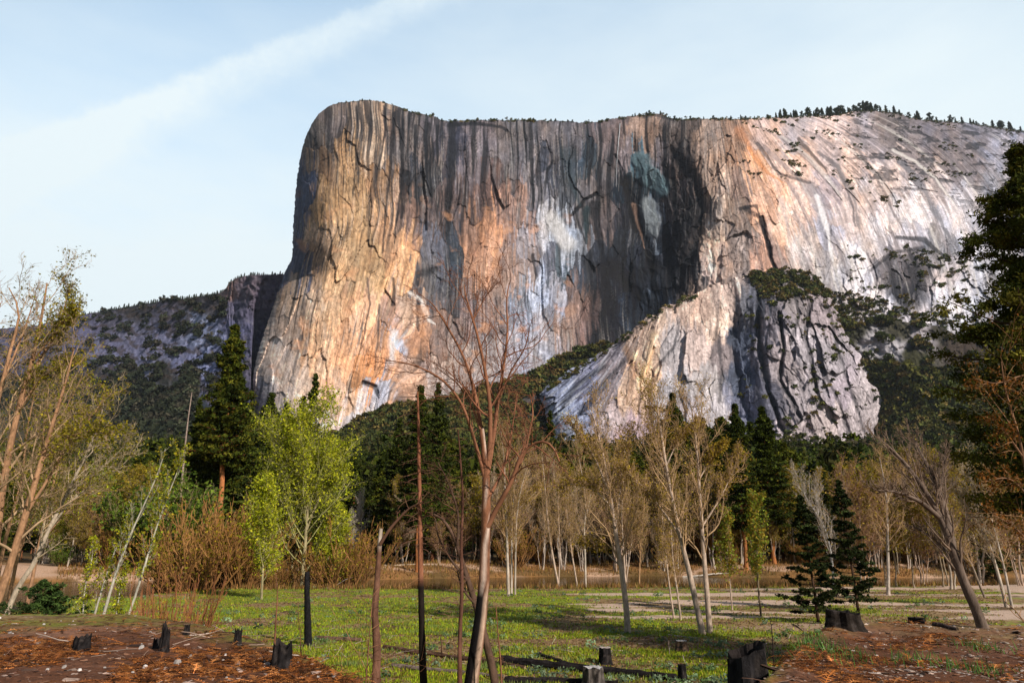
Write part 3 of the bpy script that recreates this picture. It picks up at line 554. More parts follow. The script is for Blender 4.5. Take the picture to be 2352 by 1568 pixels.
pts = [(60,800,96,92,108),(0,860,95,90,105),(200,760,105,100,118),(260,740,92,86,95),(300,760,120,116,130),(330,800,112,108,124),(250,800,110,106,124),(400,740,96,88,98),(450,740,150,154,168),(470,770,140,144,162),(440,700,70,62,58),(480,690,76,68,66),(300,715,66,60,58),(380,790,135,132,150),(420,840,120,120,142),(480,840,138,142,168),(520,800,120,122,146),(540,760,100,98,118),(530,665,150,118,104),(560,660,112,96,98),(620,680,100,88,96),(620,740,84,76,84),(580,780,94,90,106),(600,840,92,84,92),(540,710,96,90,102),(500,880,120,118,138),(330,820,125,122,140),(260,830,118,116,136),(220,790,110,108,124),(240,860,70,66,66),(300,860,54,52,44),(380,860,56,54,46),(430,870,60,58,52),(280,900,46,46,38),(350,920,46,48,40),(420,920,50,52,46),(280,960,34,42,40),(380,960,38,46,44),(450,960,36,44,44),(300,1000,28,40,44),(400,1000,30,42,46),(100,950,80,76,90),(0,1000,60,60,70),(100,1050,40,46,50),(560,920,70,66,78),(660,1000,60,60,60),(340,850,140,138,150)]
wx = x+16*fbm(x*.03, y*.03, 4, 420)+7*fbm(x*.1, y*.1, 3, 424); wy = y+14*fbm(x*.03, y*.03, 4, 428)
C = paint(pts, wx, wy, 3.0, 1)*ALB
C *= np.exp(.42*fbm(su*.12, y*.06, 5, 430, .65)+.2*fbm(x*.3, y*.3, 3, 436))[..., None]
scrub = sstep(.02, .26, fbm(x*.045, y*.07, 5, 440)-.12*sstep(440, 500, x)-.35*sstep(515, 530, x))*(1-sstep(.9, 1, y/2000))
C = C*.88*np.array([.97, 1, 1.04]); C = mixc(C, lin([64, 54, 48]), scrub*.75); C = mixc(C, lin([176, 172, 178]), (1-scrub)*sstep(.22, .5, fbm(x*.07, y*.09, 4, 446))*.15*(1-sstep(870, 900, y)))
C = np.clip(C, .01, .6)
t_ = np.linspace(0, 1, NR)[:, None]; y = y+np.exp(-t_/.01)*2.5*fbm(x*.1, x*0, 3, 450)
P = at(x, y, D); RI_XY = (x, y); RI_P = P
P2 = skirt(P, (60, 300, 900)); C2 = np.concatenate([np.repeat(C[:1], 3, 0), C], 0)
far_m = mat_attr('distant_rock', .95, .10, .30, .6, .14, (1, 1, .6), .1, bdist=5, detail=9)
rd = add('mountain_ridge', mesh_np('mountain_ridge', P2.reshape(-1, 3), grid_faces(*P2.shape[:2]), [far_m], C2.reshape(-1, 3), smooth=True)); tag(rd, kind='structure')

# ======= wooded slopes: below the wall in the middle, below the slabs on the right
def slope(name, L, T, Rr, B, dep, pts, nr, nc, s):
    XY = coons(L, T, Rr, B, nr, nc); x, y = XY[..., 0], XY[..., 1]
    D = rbf([d[:2] for d in dep], [d[2] for d in dep], x, y)+7*fbm(x*.03, y*.03, 5, s)+3*fbm(x*.12, y*.12, 4, s+5)
    pl, e_ = facets(x/20, y/14, s+8, 6); D = D+pl
    C = paint(pts, x+10*fbm(x*.04, y*.04, 4, s+10), y+10*fbm(x*.04, y*.04, 4, s+14), 3.)*ALB*np.exp(.35*fbm(x*.15, y*.15, 4, s+20))[..., None]
    D = D*(1.0); P = at(x, y, D)
    P2 = skirt(P, (10, 40, 90), .1); C2 = np.concatenate([np.repeat(C[:1], 3, 0), C], 0)
    o = add(name, mesh_np(name, P2.reshape(-1, 3), grid_faces(*P2.shape[:2]), [rock_m], np.clip(C2, .01, .7).reshape(-1, 3), smooth=True)); tag(o, kind='structure')
    return (x, y), P
TA_XY, TA_P = slope('talus_slope', [(690, 1010), (690, 1230)], [(690, 1010), (760, 1000), (800, 978), (850, 955), (900, 935), (960, 925), (1020, 918), (1080, 898), (1140, 882), (1200, 866), (1240, 848), (1290, 818), (1340, 800), (1395, 788), (1420, 785)],
 [(1420, 785), (1340, 900), (1340, 1230)], [(690, 1230), (1340, 1230)],
 [(690,1010,1240),(800,978,1255),(900,935,1290),(1100,893,1370),(1240,848,1430),(1395,788,1500),(750,1100,900),(900,1050,950),(1100,1000,1130),(1300,900,1430),(700,1230,420),(1000,1230,420),(1340,1230,1150),(1250,950,1370),(1200,930,1330),(1300,1050,1300),(900,1000,1130)],
 [(760,1010,60,58,40),(820,1000,66,62,44),(850,1030,160,160,166),(880,1010,60,60,44),(910,1040,150,150,156),(830,1060,150,150,150),(900,980,56,54,40),(1000,940,56,54,38),(1100,950,54,50,38),(1200,880,60,54,40),(1180,960,70,64,56),(1000,1000,50,46,34),(1100,1050,44,40,30),(900,1100,40,38,28),(1240,930,84,78,74),(1300,840,46,48,32),(1210,1000,120,116,118),(1270,1010,50,48,36),(1000,1150,34,34,24),(1240,1150,34,34,24)], 150, 260, 500)
SL_XY, SL_P = slope('wooded_slope', [(1895, 715), (1922, 770), (1965, 845), (1998, 900), (2000, 960), (1965, 1040), (1880, 1240)], [(1895, 715), (1940, 742), (1985, 740), (2040, 735), (2100, 742), (2160, 750), (2210, 770), (2280, 740), (2440, 700)],
 [(2440, 700), (2440, 1240)], [(1860, 1240), (2440, 1240)],
 [(1900,730,1360),(1985,740,1370),(2160,750,1360),(2440,700,1350),(1980,800,1360),(2100,850,1280),(2300,850,1260),(2000,950,1340),(2040,950,1300),(1960,1040,1290),(2200,950,1210),(2000,1100,1120),(2300,1100,900),(1880,1240,900),(2440,1240,560),(2440,950,1160)],
 [(1960,755,60,58,42),(2010,790,172,164,158),(2060,760,70,66,50),(2050,800,176,168,162),(2120,770,160,150,146),(2160,760,64,60,48),(2100,820,62,60,40),(2200,790,70,60,50),(2000,850,52,50,34),(2100,900,46,46,30),(2200,900,46,46,30),(2100,1000,36,38,24),(2300,900,46,46,30),(2000,1100,34,34,22),(2300,1100,34,34,22)], 170, 240, 540)
# ---------------------------------------------------------------- growing trees
def grow(P, R, k, t0, t1, ang, ratio, rng, rr=.6, n=6, up=.1, wob=.18, absL=None, tap=.5, rmin=.006, tip=.3, squash=None):
    M, Np, _ = P.shape
    t = (np.arange(k)[None]+rng.random((M, k)))/k*(t1-t0)+t0
    f = t*(Np-1); i = np.clip(f.astype(int), 0, Np-2); fr = (f-i)[..., None]; ar = np.arange(M)[:, None]
    a, b = P[ar, i], P[ar, i+1]; base = a*(1-fr)+b*fr; tan = unit(b-a)
    rad = R[ar, i]*(1-fr[..., 0])+R[ar, i+1]*fr[..., 0]
    L = np.linalg.norm(np.diff(P, axis=1), axis=2).sum(1)[:, None]*ratio if absL is None else absL*np.ones((M, 1))
    L = L*(1-tap*t)*(.6+.65*rng.random((M, k)))
    ref = np.where(np.abs(tan[..., 2:3]) > .8, np.array([1., 0, 0]), np.array([0, 0, 1.])); A = unit(np.cross(tan, ref)); B = np.cross(tan, A)
    az = 2.4*np.arange(k)[None]+rng.random((M, 1))*6.28+rng.normal(size=(M, k))*.5
    perp = np.cos(az)[..., None]*A+np.sin(az)[..., None]*B
    an = (ang+.16*rng.normal(size=(M, k)))[..., None]
    d = unit(np.cos(an)*tan+np.sin(an)*perp)
    if squash is not None: d = unit(d*np.asarray(squash))
    pos = base; pts = [pos]; st = (L/(n-1))[..., None]
    for s in range(n-1):
        d = unit(d+np.array([0, 0, up/n*2.5])+wob*rng.normal(size=d.shape)); pos = pos+d*st; pts.append(pos)
    Pc = np.stack(pts, 2).reshape(M*k, n, 3)
    r0 = np.clip(rad*rr, rmin, None).reshape(-1, 1); Rc = np.maximum(r0*np.linspace(1, tip, n)[None], rmin*.7)
    return Pc, Rc
def barkcol(base, V, rng, sc=1.2, v=.35):
    z = np.asarray(base, float)[None]*np.exp(v*perlin(V[:, 0]*sc*2+V[:, 1], V[:, 2]*sc*.8, 7)+.5*v*perlin(V[:, 0]*sc*7, V[:, 2]*sc*4, 8))[:, None]
    return z
bark_m = mat_attr('tree_bark', .95, 7.0, .45, .8, 10.0, (1, 1, .35), .1, bdist=.04)
twig_m = mat_attr('twig_bark', .9, 2.0, .25, 0, None, (1, 1, 1), .15)
leaf_m = mat_attr('young_leaves', .75, .9, .22, 0, None, (1, 1, 1), .06, trans=.35)
need_m = mat_attr('pine_needles', .8, .35, .30, 0, None, (1, 1, 1), .05, trans=.12)
char_m = mat_attr('charred_wood', .9, 9.0, .6, 1.0, 14.0, (1, 1, .5), .08, bdist=.03)
def px_line(pts, Y, n, rng, wob=.0, dy=0.):
    """a stem seen through these points of the picture, standing at the distance Y"""
    q = smooth_line(pts, n); Ys = Y+dy*np.linspace(0, 1, n)**1.2+wob*np.cumsum(rng.normal(size=n))*.3
    return at(q[:, 0], q[:, 1], Ys)
def to_ground(P, extra=.3):
    """bring the foot of a stem down into the ground"""
    b = P[0].copy(); d = P[0]-P[1]; d = d/max(abs(d[2]), 1e-6)
    gz_ = float(ground_z(b[0], b[1]))-extra
    if b[2] > gz_:
        q = b+d*min(1., 1)*(b[2]-gz_)*np.array([.6, .6, 0]); q[2] = gz_; P = np.vstack([q[None], P])
    else: P = P.copy(); P[0, 2] = gz_ if P[1, 2] > gz_ else P[0, 2]
    return P
def hero(name, label, cat, group, stems, Y, levels, rng, bark=(.22, .17, .13), twig=(.25, .19, .14), leaf=None, trunk_mat=None, lrate=1, wob=.05, lowr=1.15, sides=8, twigs_from=0, merge=False):
    """stems: [(points, r0, r1, dy)], the first is the trunk; levels: argument sets for grow(); leaf: (count per twig, size, colours, spread)"""
    acc = Acc(); tr = Acc(); PP = []
    base = None
    for k, (pts, r0, r1, dy) in enumerate(stems):
        n = 18; P = px_line(pts, Y, n, rng, wob, dy)
        if k == 0: P = to_ground(P); base = P[0].copy(); base[2] += .3
        else: pass
        r = np.linspace(1, 0, len(P))**.8*(r0-r1)+r1
        if k == 0: r[0] *= lowr; r[1] *= 1+(lowr-1)*.5
        P = resample(np.c_[P, r], 20); PP.append(P)
    if base is None: base = PP[0][0, :3]
    for k, P in enumerate(PP):
        V, Fq = tubes(P[None, :, :3]-base, P[None, :, 3], sides if k == 0 else 6, .05)
        (tr if k == 0 else acc).add(V, Fq, barkcol(bark, V, rng))
    P = np.stack([p[:, :3] for p in PP[twigs_from:]])-base; R = np.stack([p[:, 3] for p in PP[twigs_from:]]); last = None
    for li, kw in enumerate(levels):
        P, R = grow(P, R, rng=rng, **kw); last = P
        V, Fq = tubes(P, R, 4 if li == 0 else 3)
        acc.add(V, Fq, barkcol(twig, V, rng))
    if merge:
        for V, Fq, c in zip(acc.V, acc.F, acc.C): pass
        n0 = 0
        for k in range(len(acc.V)):
            tr.add(acc.V[k], acc.F[k]-n0, acc.C[k]); n0 += len(acc.V[k])
        o = add(name, tr.mesh(name, [trunk_mat or bark_m], True)); o.location = base; tag(o, label, cat, group); return o
    root = empty(name, base); tag(root, label, cat, group)
    add('trunk', tr.mesh('trunk', [trunk_mat or bark_m], True), root)
    if acc.n: add('branches', acc.mesh('branches', [twig_m], True), root)
    if leaf:
        cnt, size, cols, spread = leaf[:4]
        add('foliage', leaf_mesh(last, cnt, size, cols, spread, rng, leaf[4] if len(leaf) > 4 else None), root)
    return root
def leaf_mesh(last, cnt, size, cols, spread, rng, keep=None):
    M, n, _ = last.shape; kk = int(M*cnt); j = rng.integers(0, M, kk); t = rng.random(kk)**.7*(n-1.01); i = t.astype(int); f = (t-i)[:, None]
    C = last[j, i]*(1-f)+last[j, i+1]*f+rng.normal(size=(kk, 3))*spread
    if keep is not None: C = C[keep(C)]
    kk = len(C); V, Fc = leaves(C, size*(.6+.8*rng.random(kk)), rng, 1.3)
    cols = np.asarray(cols, float).reshape(-1, 3); c = cols[rng.integers(0, len(cols), kk)]
    return mesh_np('foliage', V, Fc, [leaf_m], np.repeat(c*np.exp(rng.normal(size=(kk, 1))*.25), 3, 0))
def deciduous(name, H, r, rng, leaf=None, bark=(.3, .26, .2), twig=(.3, .24, .17), spread=.33, start=.3, n1=26, n2=9, n3=6, lean=0., up=.25, ang=.75, fork=True, rmin=.012, wob=.12, nt=1):
    """a whole tree standing at the origin, used for the copies in the background"""
    tr = Acc(); br = Acc(); Ps = []; 
    for q in range(nt):
        n = 14; P = np.zeros((n, 3)); P[:, 2] = np.linspace(-.4, H*(1-.12*q), n); dx = rng.normal(size=(n, 2))*H*.007; dx[0] = 0
        P[:, :2] = np.cumsum(dx, 0)+np.linspace(0, 1, n)[:, None]**1.2*np.array([lean*H+(q*.08*H), (q-.5*(nt-1))*.05*H]) + np.array([q*.35, q*.15])
        R = r*np.linspace(1, .10, n)**.9*(1-.2*q); R[0] *= 1.3; Ps.append((P, R)); V, Fq = tubes(P[None], R[None], 7, .05); tr.add(V, Fq, barkcol(bark, V, rng))
    P = np.stack([a for a, b in Ps]); R = np.stack([b for a, b in Ps])
    P1, R1 = grow(P, R, n1, start, .98, ang, 0, rng, rr=.5, n=8, up=up, wob=wob, absL=H*spread, tap=.55, rmin=rmin*1.3)
    P2, R2 = grow(P1, R1, n2, .2, 1, .7, .42, rng, rr=.55, n=5, up=up*.8, wob=.18, tap=.35, rmin=rmin)
    P3, R3 = grow(P2, R2, n3, .2, 1, .7, .5, rng, rr=.6, n=4, up=up*.5, wob=.2, tap=.3, rmin=rmin*.75)
    for a, b, s in ((P1, R1, 4), (P2, R2, 3), (P3, R3, 3)): V, Fq = tubes(a, b, s); br.add(V, Fq, barkcol(twig, V, rng))
    root = empty(name, (0, 0, 0))
    add('trunk', tr.mesh('trunk', [bark_m], True), root); add('branches', br.mesh('branches', [twig_m], True), root)
    if leaf: add('foliage', leaf_mesh(P3, leaf[0], leaf[1], leaf[2], leaf[3], rng), root)
    return root
PINE = (.058, .074, .009); PINE_D = (.032, .045, .009); PINE_Y = (.11, .11, .012)
def conifer(name, H, r, rng, W=5., cb=.25, nb=140, tufts=6, q=10, tuft=.45, leafs=.5, cols=(PINE, PINE_D), bark=(.20, .085, .04), droop=.25, top=.03, shape='pine', dead=.0, lean=0., gap=.3, shrink=.9, flat=.32, ends=.30):
    n = 16; P = np.zeros((n, 3)); P[:, 2] = np.linspace(-.5, H, n); P[:, :2] = np.cumsum(rng.normal(size=(n, 2))*H*.002, 0); P[:, 0] += np.linspace(0, 1, n)*lean*H
    R = r*np.linspace(1, .06, n)**.85; R[0] *= 1.35; tr = Acc(); V, Fq = tubes(P[None], R[None], 8, .04); tr.add(V, Fq, barkcol(bark, V, rng, .8))
    h = cb+(1-cb)*(np.arange(nb)+rng.random(nb))/nb; s = (h-cb)/(1-cb)
    if shape == 'pine': prof = np.minimum(1, (1-s)*1.9+.06)*(.55+.45*np.minimum(1, s/.25))
    elif shape == 'cone': prof = (1-s)**shrink+.03
    else: prof = np.sqrt(np.clip(1-(2*s-.75)**2/1.6, 0, 1))*(1-s**6)+.05
    side = .75+.5*rng.random(nb)
    if gap: side *= 1-gap*(perlin(s*9, np.arange(nb)*0+3.3, 12) > .15)
    L = W*prof*side; az = 2.4*np.arange(nb)+rng.normal(size=nb)*.6
    f = h*(n-1)*H/(H+.5*0+1e-9); i = np.clip(f.astype(int), 0, n-2); fr = (f-i)[:, None]; base = P[i]*(1-fr)+P[i+1]*fr
    m = 6; el = -droop+(droop+.5)*s**2
    d = np.stack([np.cos(az)*np.cos(el), np.sin(az)*np.cos(el), np.sin(el)], -1); pts = [base]; pos = base
    for k in range(m-1):
        d = unit(d+np.array([0, 0, .07])+.08*rng.normal(size=d.shape)); pos = pos+d*(L/(m-1))[:, None]; pts.append(pos)
    BP = np.stack(pts, 1); BR = np.clip(R[i]*.35, .02, .12)[:, None]*np.linspace(1, .25, m)[None]
    br = Acc(); V, Fq = tubes(BP, BR, 4); br.add(V, Fq, barkcol(np.asarray(bark)*.55, V, rng))
    live = rng.random(nb) > dead
    if dead: pass
    BL = BP[live]; LL = L[live]; az_ = az[live]; M = len(BL)
    t = ends+(1-ends)*rng.random((M, tufts))**.8; f = t*(m-1.01); i2 = f.astype(int); fr = (f-i2)[..., None]; ar = np.arange(M)[:, None]
    Cn = BL[ar, i2]*(1-fr)+BL[ar, i2+1]*fr
    lat = rng.normal(size=(M, tufts))*LL[:, None]*.17; Cn = Cn+np.stack([-np.sin(az_)[:, None]*lat, np.cos(az_)[:, None]*lat, rng.normal(size=lat.shape)*.1*tuft+.1*tuft], -1)
    Cn = Cn.reshape(-1, 3); TR = tuft*(.6+.7*rng.random(len(Cn)))*(1-.55*np.repeat(s[live], tufts)**2)
    C = (Cn[:, None]+rng.normal(size=(len(Cn), q, 3))*TR[:, None, None]*np.array([.5, .5, flat])).reshape(-1, 3)
    ti = np.repeat(np.arange(len(Cn)), q)
    V, Fc = leaves(C, leafs*(.6+.7*rng.random(len(C)))*.5, rng, 2.0, tilt=np.array([0, 0, .35]))
    cols = np.asarray(cols, float).reshape(-1, 3); c = cols[rng.integers(0, len(cols), len(Cn))]*np.exp(.28*rng.normal(size=(len(Cn), 1)))
    c = c[ti]*np.exp(.18*rng.normal(size=(len(ti), 1)))
    root = empty(name, (0, 0, 0)); add('trunk', tr.mesh('trunk', [bark_m], True), root); add('branches', br.mesh('branches', [twig_m]), root)
    add('foliage', mesh_np('foliage', V, Fc, [need_m], np.repeat(c, 3, 0)), root)
    root['H'] = H
    return root
def stand(root, px, Y, top_py, label, cat, group=None, first=False, py=1400, rz=None, rng=RNG, wide=1.0, tx=None, base_py=None):
    """put a grown tree (or a copy of it) on the ground where the photograph has it, at its height there"""
    if base_py is not None: b = hit(px, base_py)
    else: b = on_ground(px, Y, py)
    v = (CY-top_py)/F; tz = EYE+b[1]*(SP+v*CP)/(CP-v*SP); H = tz-b[2]; s = H/root['H']
    tilt = (0, 0)
    if tx is not None:
        t = at(tx, top_py, b[1]); tilt = (0, math.atan2(t[0]-b[0], H))
    rz = rng.random()*6.28 if rz is None else rz
    if tx is not None: rz = 0.
    if first: root.location = b; root.rotation_euler = (0, tilt[1], rz); root.scale = (s*wide, s*wide, s); o = root
    else: o = copy_tree(root, b, rz, (s*wide, s*wide, s), tilt)
    tag(o, label, cat, group); return o
def clumps(name, Cn, rad, q, size, cols, rng, mat=None, flat=.7, elong=1.3, v=.3):
    """leafy mounds: many small faces around every centre"""
    M = len(Cn); d = unit(rng.normal(size=(M, q, 3))); d[..., 2] = np.abs(d[..., 2])*flat-.12
    C = (Cn[:, None]+d*(rad[:, None, None]*(.55+.5*rng.random((M, q, 1))))).reshape(-1, 3)
    rr_ = np.repeat(rad, q); V, Fc = leaves(C, size*rr_*(.6+.8*rng.random(len(C))), rng, elong)
    cols = np.asarray(cols, float).reshape(-1, 3); c = cols[rng.integers(0, len(cols), M)]*np.exp(v*rng.normal(size=(M, 1))); c = np.repeat(c, q, 0)*np.exp(.2*rng.normal(size=(len(C), 1)))
    return mesh_np(name, V, Fc, [mat or need_m], np.repeat(c, 3, 0))
def shrub(name, H, W, rng, ns=60, leaf=None, twig=(.25, .11, .03), up=.5, fan=.5, rmin=.012, n2=6):
    """many stems fanning up from one foot"""
    az = rng.random(ns)*6.28; el = np.pi/2-fan*rng.random(ns)**.7; L = H*(.55+.5*rng.random(ns))
    d = np.stack([np.cos(az)*np.cos(el), np.sin(az)*np.cos(el), np.sin(el)], -1); pos = np.stack([np.cos(az), np.sin(az), 0*az], -1)*W*.25*rng.random((ns, 1)); pos[:, 2] = -.1; pts = [pos]
    for k in range(7):
        d = unit(d+.08*rng.normal(size=d.shape)+np.array([0, 0, .04])); pos = pos+d*(L/7)[:, None]; pts.append(pos)
    P = np.stack(pts, 1); R = np.linspace(1, .3, 8)[None]*(H*.008+.012)*np.ones((ns, 1)); br = Acc(); V, Fq = tubes(P, R, 4); br.add(V, Fq, barkcol(twig, V, rng))
    P2, R2 = grow(P, R, n2, .25, 1, .45, .35, rng, rr=.6, n=5, up=up, wob=.12, tap=.3, rmin=rmin); V, Fq = tubes(P2, R2, 3); br.add(V, Fq, barkcol(np.asarray(twig)*1.15, V, rng))
    P3, R3 = grow(P2, R2, 4, .2, 1, .5, .5, rng, rr=.7, n=4, up=up, wob=.12, tap=.3, rmin=rmin*.8); V, Fq = tubes(P3, R3, 3); br.add(V, Fq, barkcol(np.asarray(twig)*1.2, V, rng))
    root = empty(name, (0, 0, 0)); add('branches', br.mesh('branches', [twig_m]), root)
    if leaf: add('foliage', leaf_mesh(np.concatenate([P3]), leaf[0], leaf[1], leaf[2], leaf[3], rng), root)
    root['H'] = H
    return root
# ---------------------------------------------------------------- the near dead trees in the middle
R0 = np.random.default_rng
dead_levels = [dict(k=10, t0=.25, t1=1., ang=.75, ratio=.42, rr=.5, n=8, up=.12, wob=.16, tap=.45, rmin=.012), dict(k=7, t0=.2, t1=1, ang=.75, ratio=.5, rr=.55, n=6, up=.05, wob=.2, tap=.35, rmin=.007), dict(k=5, t0=.2, t1=1, ang=.75, ratio=.5, rr=.6, n=4, up=0, wob=.22, tap=.3, rmin=.005)]
RB = (.26, .115, .062)
big = hero('dead_tree', 'tall fire-scarred dead tree with a split black and pale trunk and many bare reddish limbs', 'tree', None,
 [([(1078,1600),(1092,1500),(1106,1400),(1113,1300),(1116,1200),(1117,1120),(1114,1050),(1106,985)], .215, .085, 0),
  ([(1114,1060),(1104,980),(1090,900),(1065,820),(1030,755),(1000,705),(985,690)], .075, .018, 1.2),
  ([(1116,1110),(1126,1010),(1124,920),(1110,830),(1090,745),(1072,690),(1066,655)], .085, .018, -.8),
  ([(1120,1090),(1134,1000),(1147,900),(1160,820),(1166,750),(1163,690),(1170,650)], .080, .018, .8),
  ([(1119,1210),(1145,1160),(1175,1105),(1195,1050),(1220,1022),(1250,1012),(1272,1030),(1285,1060)], .085, .02, -.9),
  ([(1180,1098),(1205,1040),(1216,990),(1224,950),(1218,905)], .045, .015, .3),
  ([(1116,1110),(1098,1040),(1066,940),(1025,880),(975,848),(925,832),(885,828)], .06, .014, -1.2),
  ([(1108,1000),(1082,930),(1050,880),(1010,850)], .035, .012, 1.6),
  ([(1145,920),(1175,850),(1205,800),(1215,760)], .035, .012, -.7),
  ([(1085,740),(1110,690),(1130,660),(1140,640)], .025, .010, .7),
  ([(1118,1150),(1150,1090),(1170,1020),(1180,960),(1188,900)], .055, .015, 1.4)], 22.0, dead_levels, R0(101), bark=RB, twig=(.24, .10, .055), trunk_mat=None, twigs_from=1)
# its trunk: charred to the left, bare pale wood to the right, loose plates of bark
def recolor(o, fn):
    me = o.data if o.type == 'MESH' else [c for c in o.children if c.name.startswith('trunk')][0].data; n = len(me.vertices); V = np.zeros(n*3, np.float32); me.vertices.foreach_get('co', V); V = V.reshape(-1, 3)
    a = me.color_attributes['Col']; c = np.zeros(n*4, np.float32); a.data.foreach_get('color', c); c = c.reshape(-1, 4); c[:, :3] = fn(V, c[:, :3]); a.data.foreach_set('color', c.ravel())
def split_wood(V, c):
    n = 8; ctr = np.repeat(V.reshape(-1, n, 3).mean(1), n, 0); d = V-ctr; r = np.linalg.norm(d, axis=1)+1e-6; q = d[:, 0]/r+.35*perlin(V[:, 2]*.9, d[:, 0]*8, 4)-.15*np.sin(V[:, 2]*.9)
    o = np.where((q < .30)[:, None], np.array([[.012, .010, .010]]), np.array([[.52, .36, .26]])); o = np.where((q > .72)[:, None], np.array([[.26, .12, .07]]), o)
    return np.where((V[:, 2] < 4.6)[:, None], o, np.where((np.abs(q-.35) < .3)[:, None], np.array([[.55, .42, .34]]), c))
recolor(big, split_wood)
hero('dead_tree', 'dark rough-barked dead trunk leaning left behind the split burnt tree', 'tree', None,
 [([(1142,1600),(1128,1520),(1108,1440),(1085,1365),(1064,1300),(1046,1240),(1020,1195),(995,1180)], .17, .04, 0), ([(1072,1330),(1040,1290),(1010,1240),(1000,1190)], .06, .015, .8), ([(1050,1250),(1052,1180),(1030,1110),(1005,1060)], .06, .014, -.7), ([(1090,1385),(1062,1350),(1050,1310)], .05, .02, .4)],
 27.0, [dict(k=10, t0=.3, t1=1., ang=.8, ratio=.4, rr=.5, n=7, up=.1, wob=.2, tap=.3, rmin=.012), dict(k=6, t0=.2, t1=1, ang=.8, ratio=.5, rr=.55, n=5, up=0, wob=.2, rmin=.007), dict(k=4, t0=.2, t1=1, ang=.8, ratio=.5, rr=.55, n=4, up=0, wob=.2, rmin=.005)], R0(102), bark=(.11, .065, .045), twig=(.16, .08, .05), twigs_from=1)
def pole(label, pts, Y, r0, r1, seed, t0, t1, k, absL, up, bark, twig, name='dead_tree', cat='tree', k2=3, group=None):
    return hero(name, label, cat, group, [(pts, r0, r1, 0)], Y, [dict(k=k, t0=t0, t1=t1, ang=1.45, ratio=0, absL=absL, rr=.22, n=8, up=up, wob=.10, tap=.6, rmin=.008), dict(k=k2, t0=.3, t1=1, ang=.7, ratio=.35, rr=.6, n=4, up=0, wob=.15, rmin=.005)], R0(seed), bark=bark, twig=twig, wob=.02, merge=True)
pl_ = pole('tall straight dead conifer pole with a charred lower trunk and short drooping twigs', [(974,1600),(969,1450),(966,1300),(964,1150),(962,1040),(961,960),(959,900)], 24., .125, .03, 103, .52, .97, 60, 1.5, -.35, (.27, .11, .06), (.17, .085, .055))
recolor(pl_, lambda V, c: np.where(((V[:, 2] < 4.4) & (V[:, 0] < .06) & (np.abs(V[:, 0]) < .5))[:, None], np.array([[.018, .013, .011]]), c))
sn = hero('broken_snag', 'broken snag with a splintered pale tip and one arm bent to the right', 'dead tree', None,
 [([(861,1600),(866,1490),(861,1410),(866,1340),(871,1260),(875,1213)], .135, .05, 0), ([(873,1250),(893,1218),(915,1192),(942,1166),(980,1148)], .055, .012, -.6), ([(914,1195),(912,1182),(918,1172)], .02, .008, 0)],
 21., [dict(k=5, t0=.5, t1=1., ang=.8, ratio=.4, rr=.4, n=5, up=-.1, wob=.2, rmin=.008), dict(k=3, t0=.3, t1=1, ang=.8, ratio=.5, rr=.5, n=4, up=0, wob=.2, rmin=.005)], R0(104), bark=(.15, .075, .048), twig=(.2, .10, .06), twigs_from=1)
recolor(sn, lambda V, c: np.where((V[:, 2] > V[:, 2].max()-.35)[:, None], np.array([[.42, .34, .27]]), c))
hero('dead_sapling', 'thin dead sapling bristling with dry side twigs against the broken snag', 'dead tree', None, [([(838,1600),(845,1500),(852,1420),(858,1360)], .02, .008, 0)], 20.5,
 [dict(k=22, t0=.3, t1=1., ang=1.1, ratio=.55, rr=.6, n=6, up=.05, wob=.15, rmin=.007), dict(k=5, t0=.2, t1=1, ang=.7, ratio=.5, rr=.6, n=4, up=0, wob=.2, rmin=.004)], R0(105), bark=(.2, .10, .06), twig=(.30, .14, .075), merge=True)
pole('slim dead trunk with thin side twigs just left of the split burnt tree', [(1056,1600),(1056,1480),(1061,1350),(1059,1250),(1063,1150),(1058,1060),(1052,985)], 25., .085, .02, 106, .35, .98, 46, 1.3, .1, (.13, .06, .04), (.16, .08, .055))
pole('thin bare dead sapling right of the split burnt tree', [(1153,1600),(1150,1520),(1145,1470),(1139,1390)], 21., .03, .01, 107, .2, .95, 14, .5, .1, (.2, .09, .05), (.22, .1, .06))
po = hero('charred_post', 'short black charred trunk standing alone at the edge of the left mound', 'burnt trunk', None, [([(708,1484),(707,1440),(706,1400),(705,1350),(706,1312)], .22, .13, 0)], float(hit(708, 1484)[1]), [], R0(108), trunk_mat=char_m, bark=(.014, .013, .014), wob=.02, sides=12, merge=True)
pole('thin reddish dead sapling in the meadow left of the charred post', [(631,1470),(634,1420),(637,1370),(634,1320)], 36., .05, .012, 109, .2, .95, 16, 1.1, .3, (.2, .09, .05), (.26, .15, .1))
pole('very thin dead stem between the reddish sapling and the charred post', [(690,1462),(686,1420),(684,1380)], 34., .02, .008, 110, .2, .95, 8, .4, .3, (.2, .09, .05), (.26, .15, .1))
pole('thin black dead sapling on the right mound left of the big dark stump', [(1778,1530),(1775,1480),(1772,1440),(1768,1415)], 17., .018, .006, 111, .2, .95, 8, .25, .3, (.03, .02, .018), (.04, .025, .02))
pole('little black dead stem on the right mound among the bracken', [(1912,1520),(1908,1490),(1906,1460)], 14., .012, .005, 112, .2, .95, 6, .15, .3, (.03, .02, .018), (.04, .025, .02))
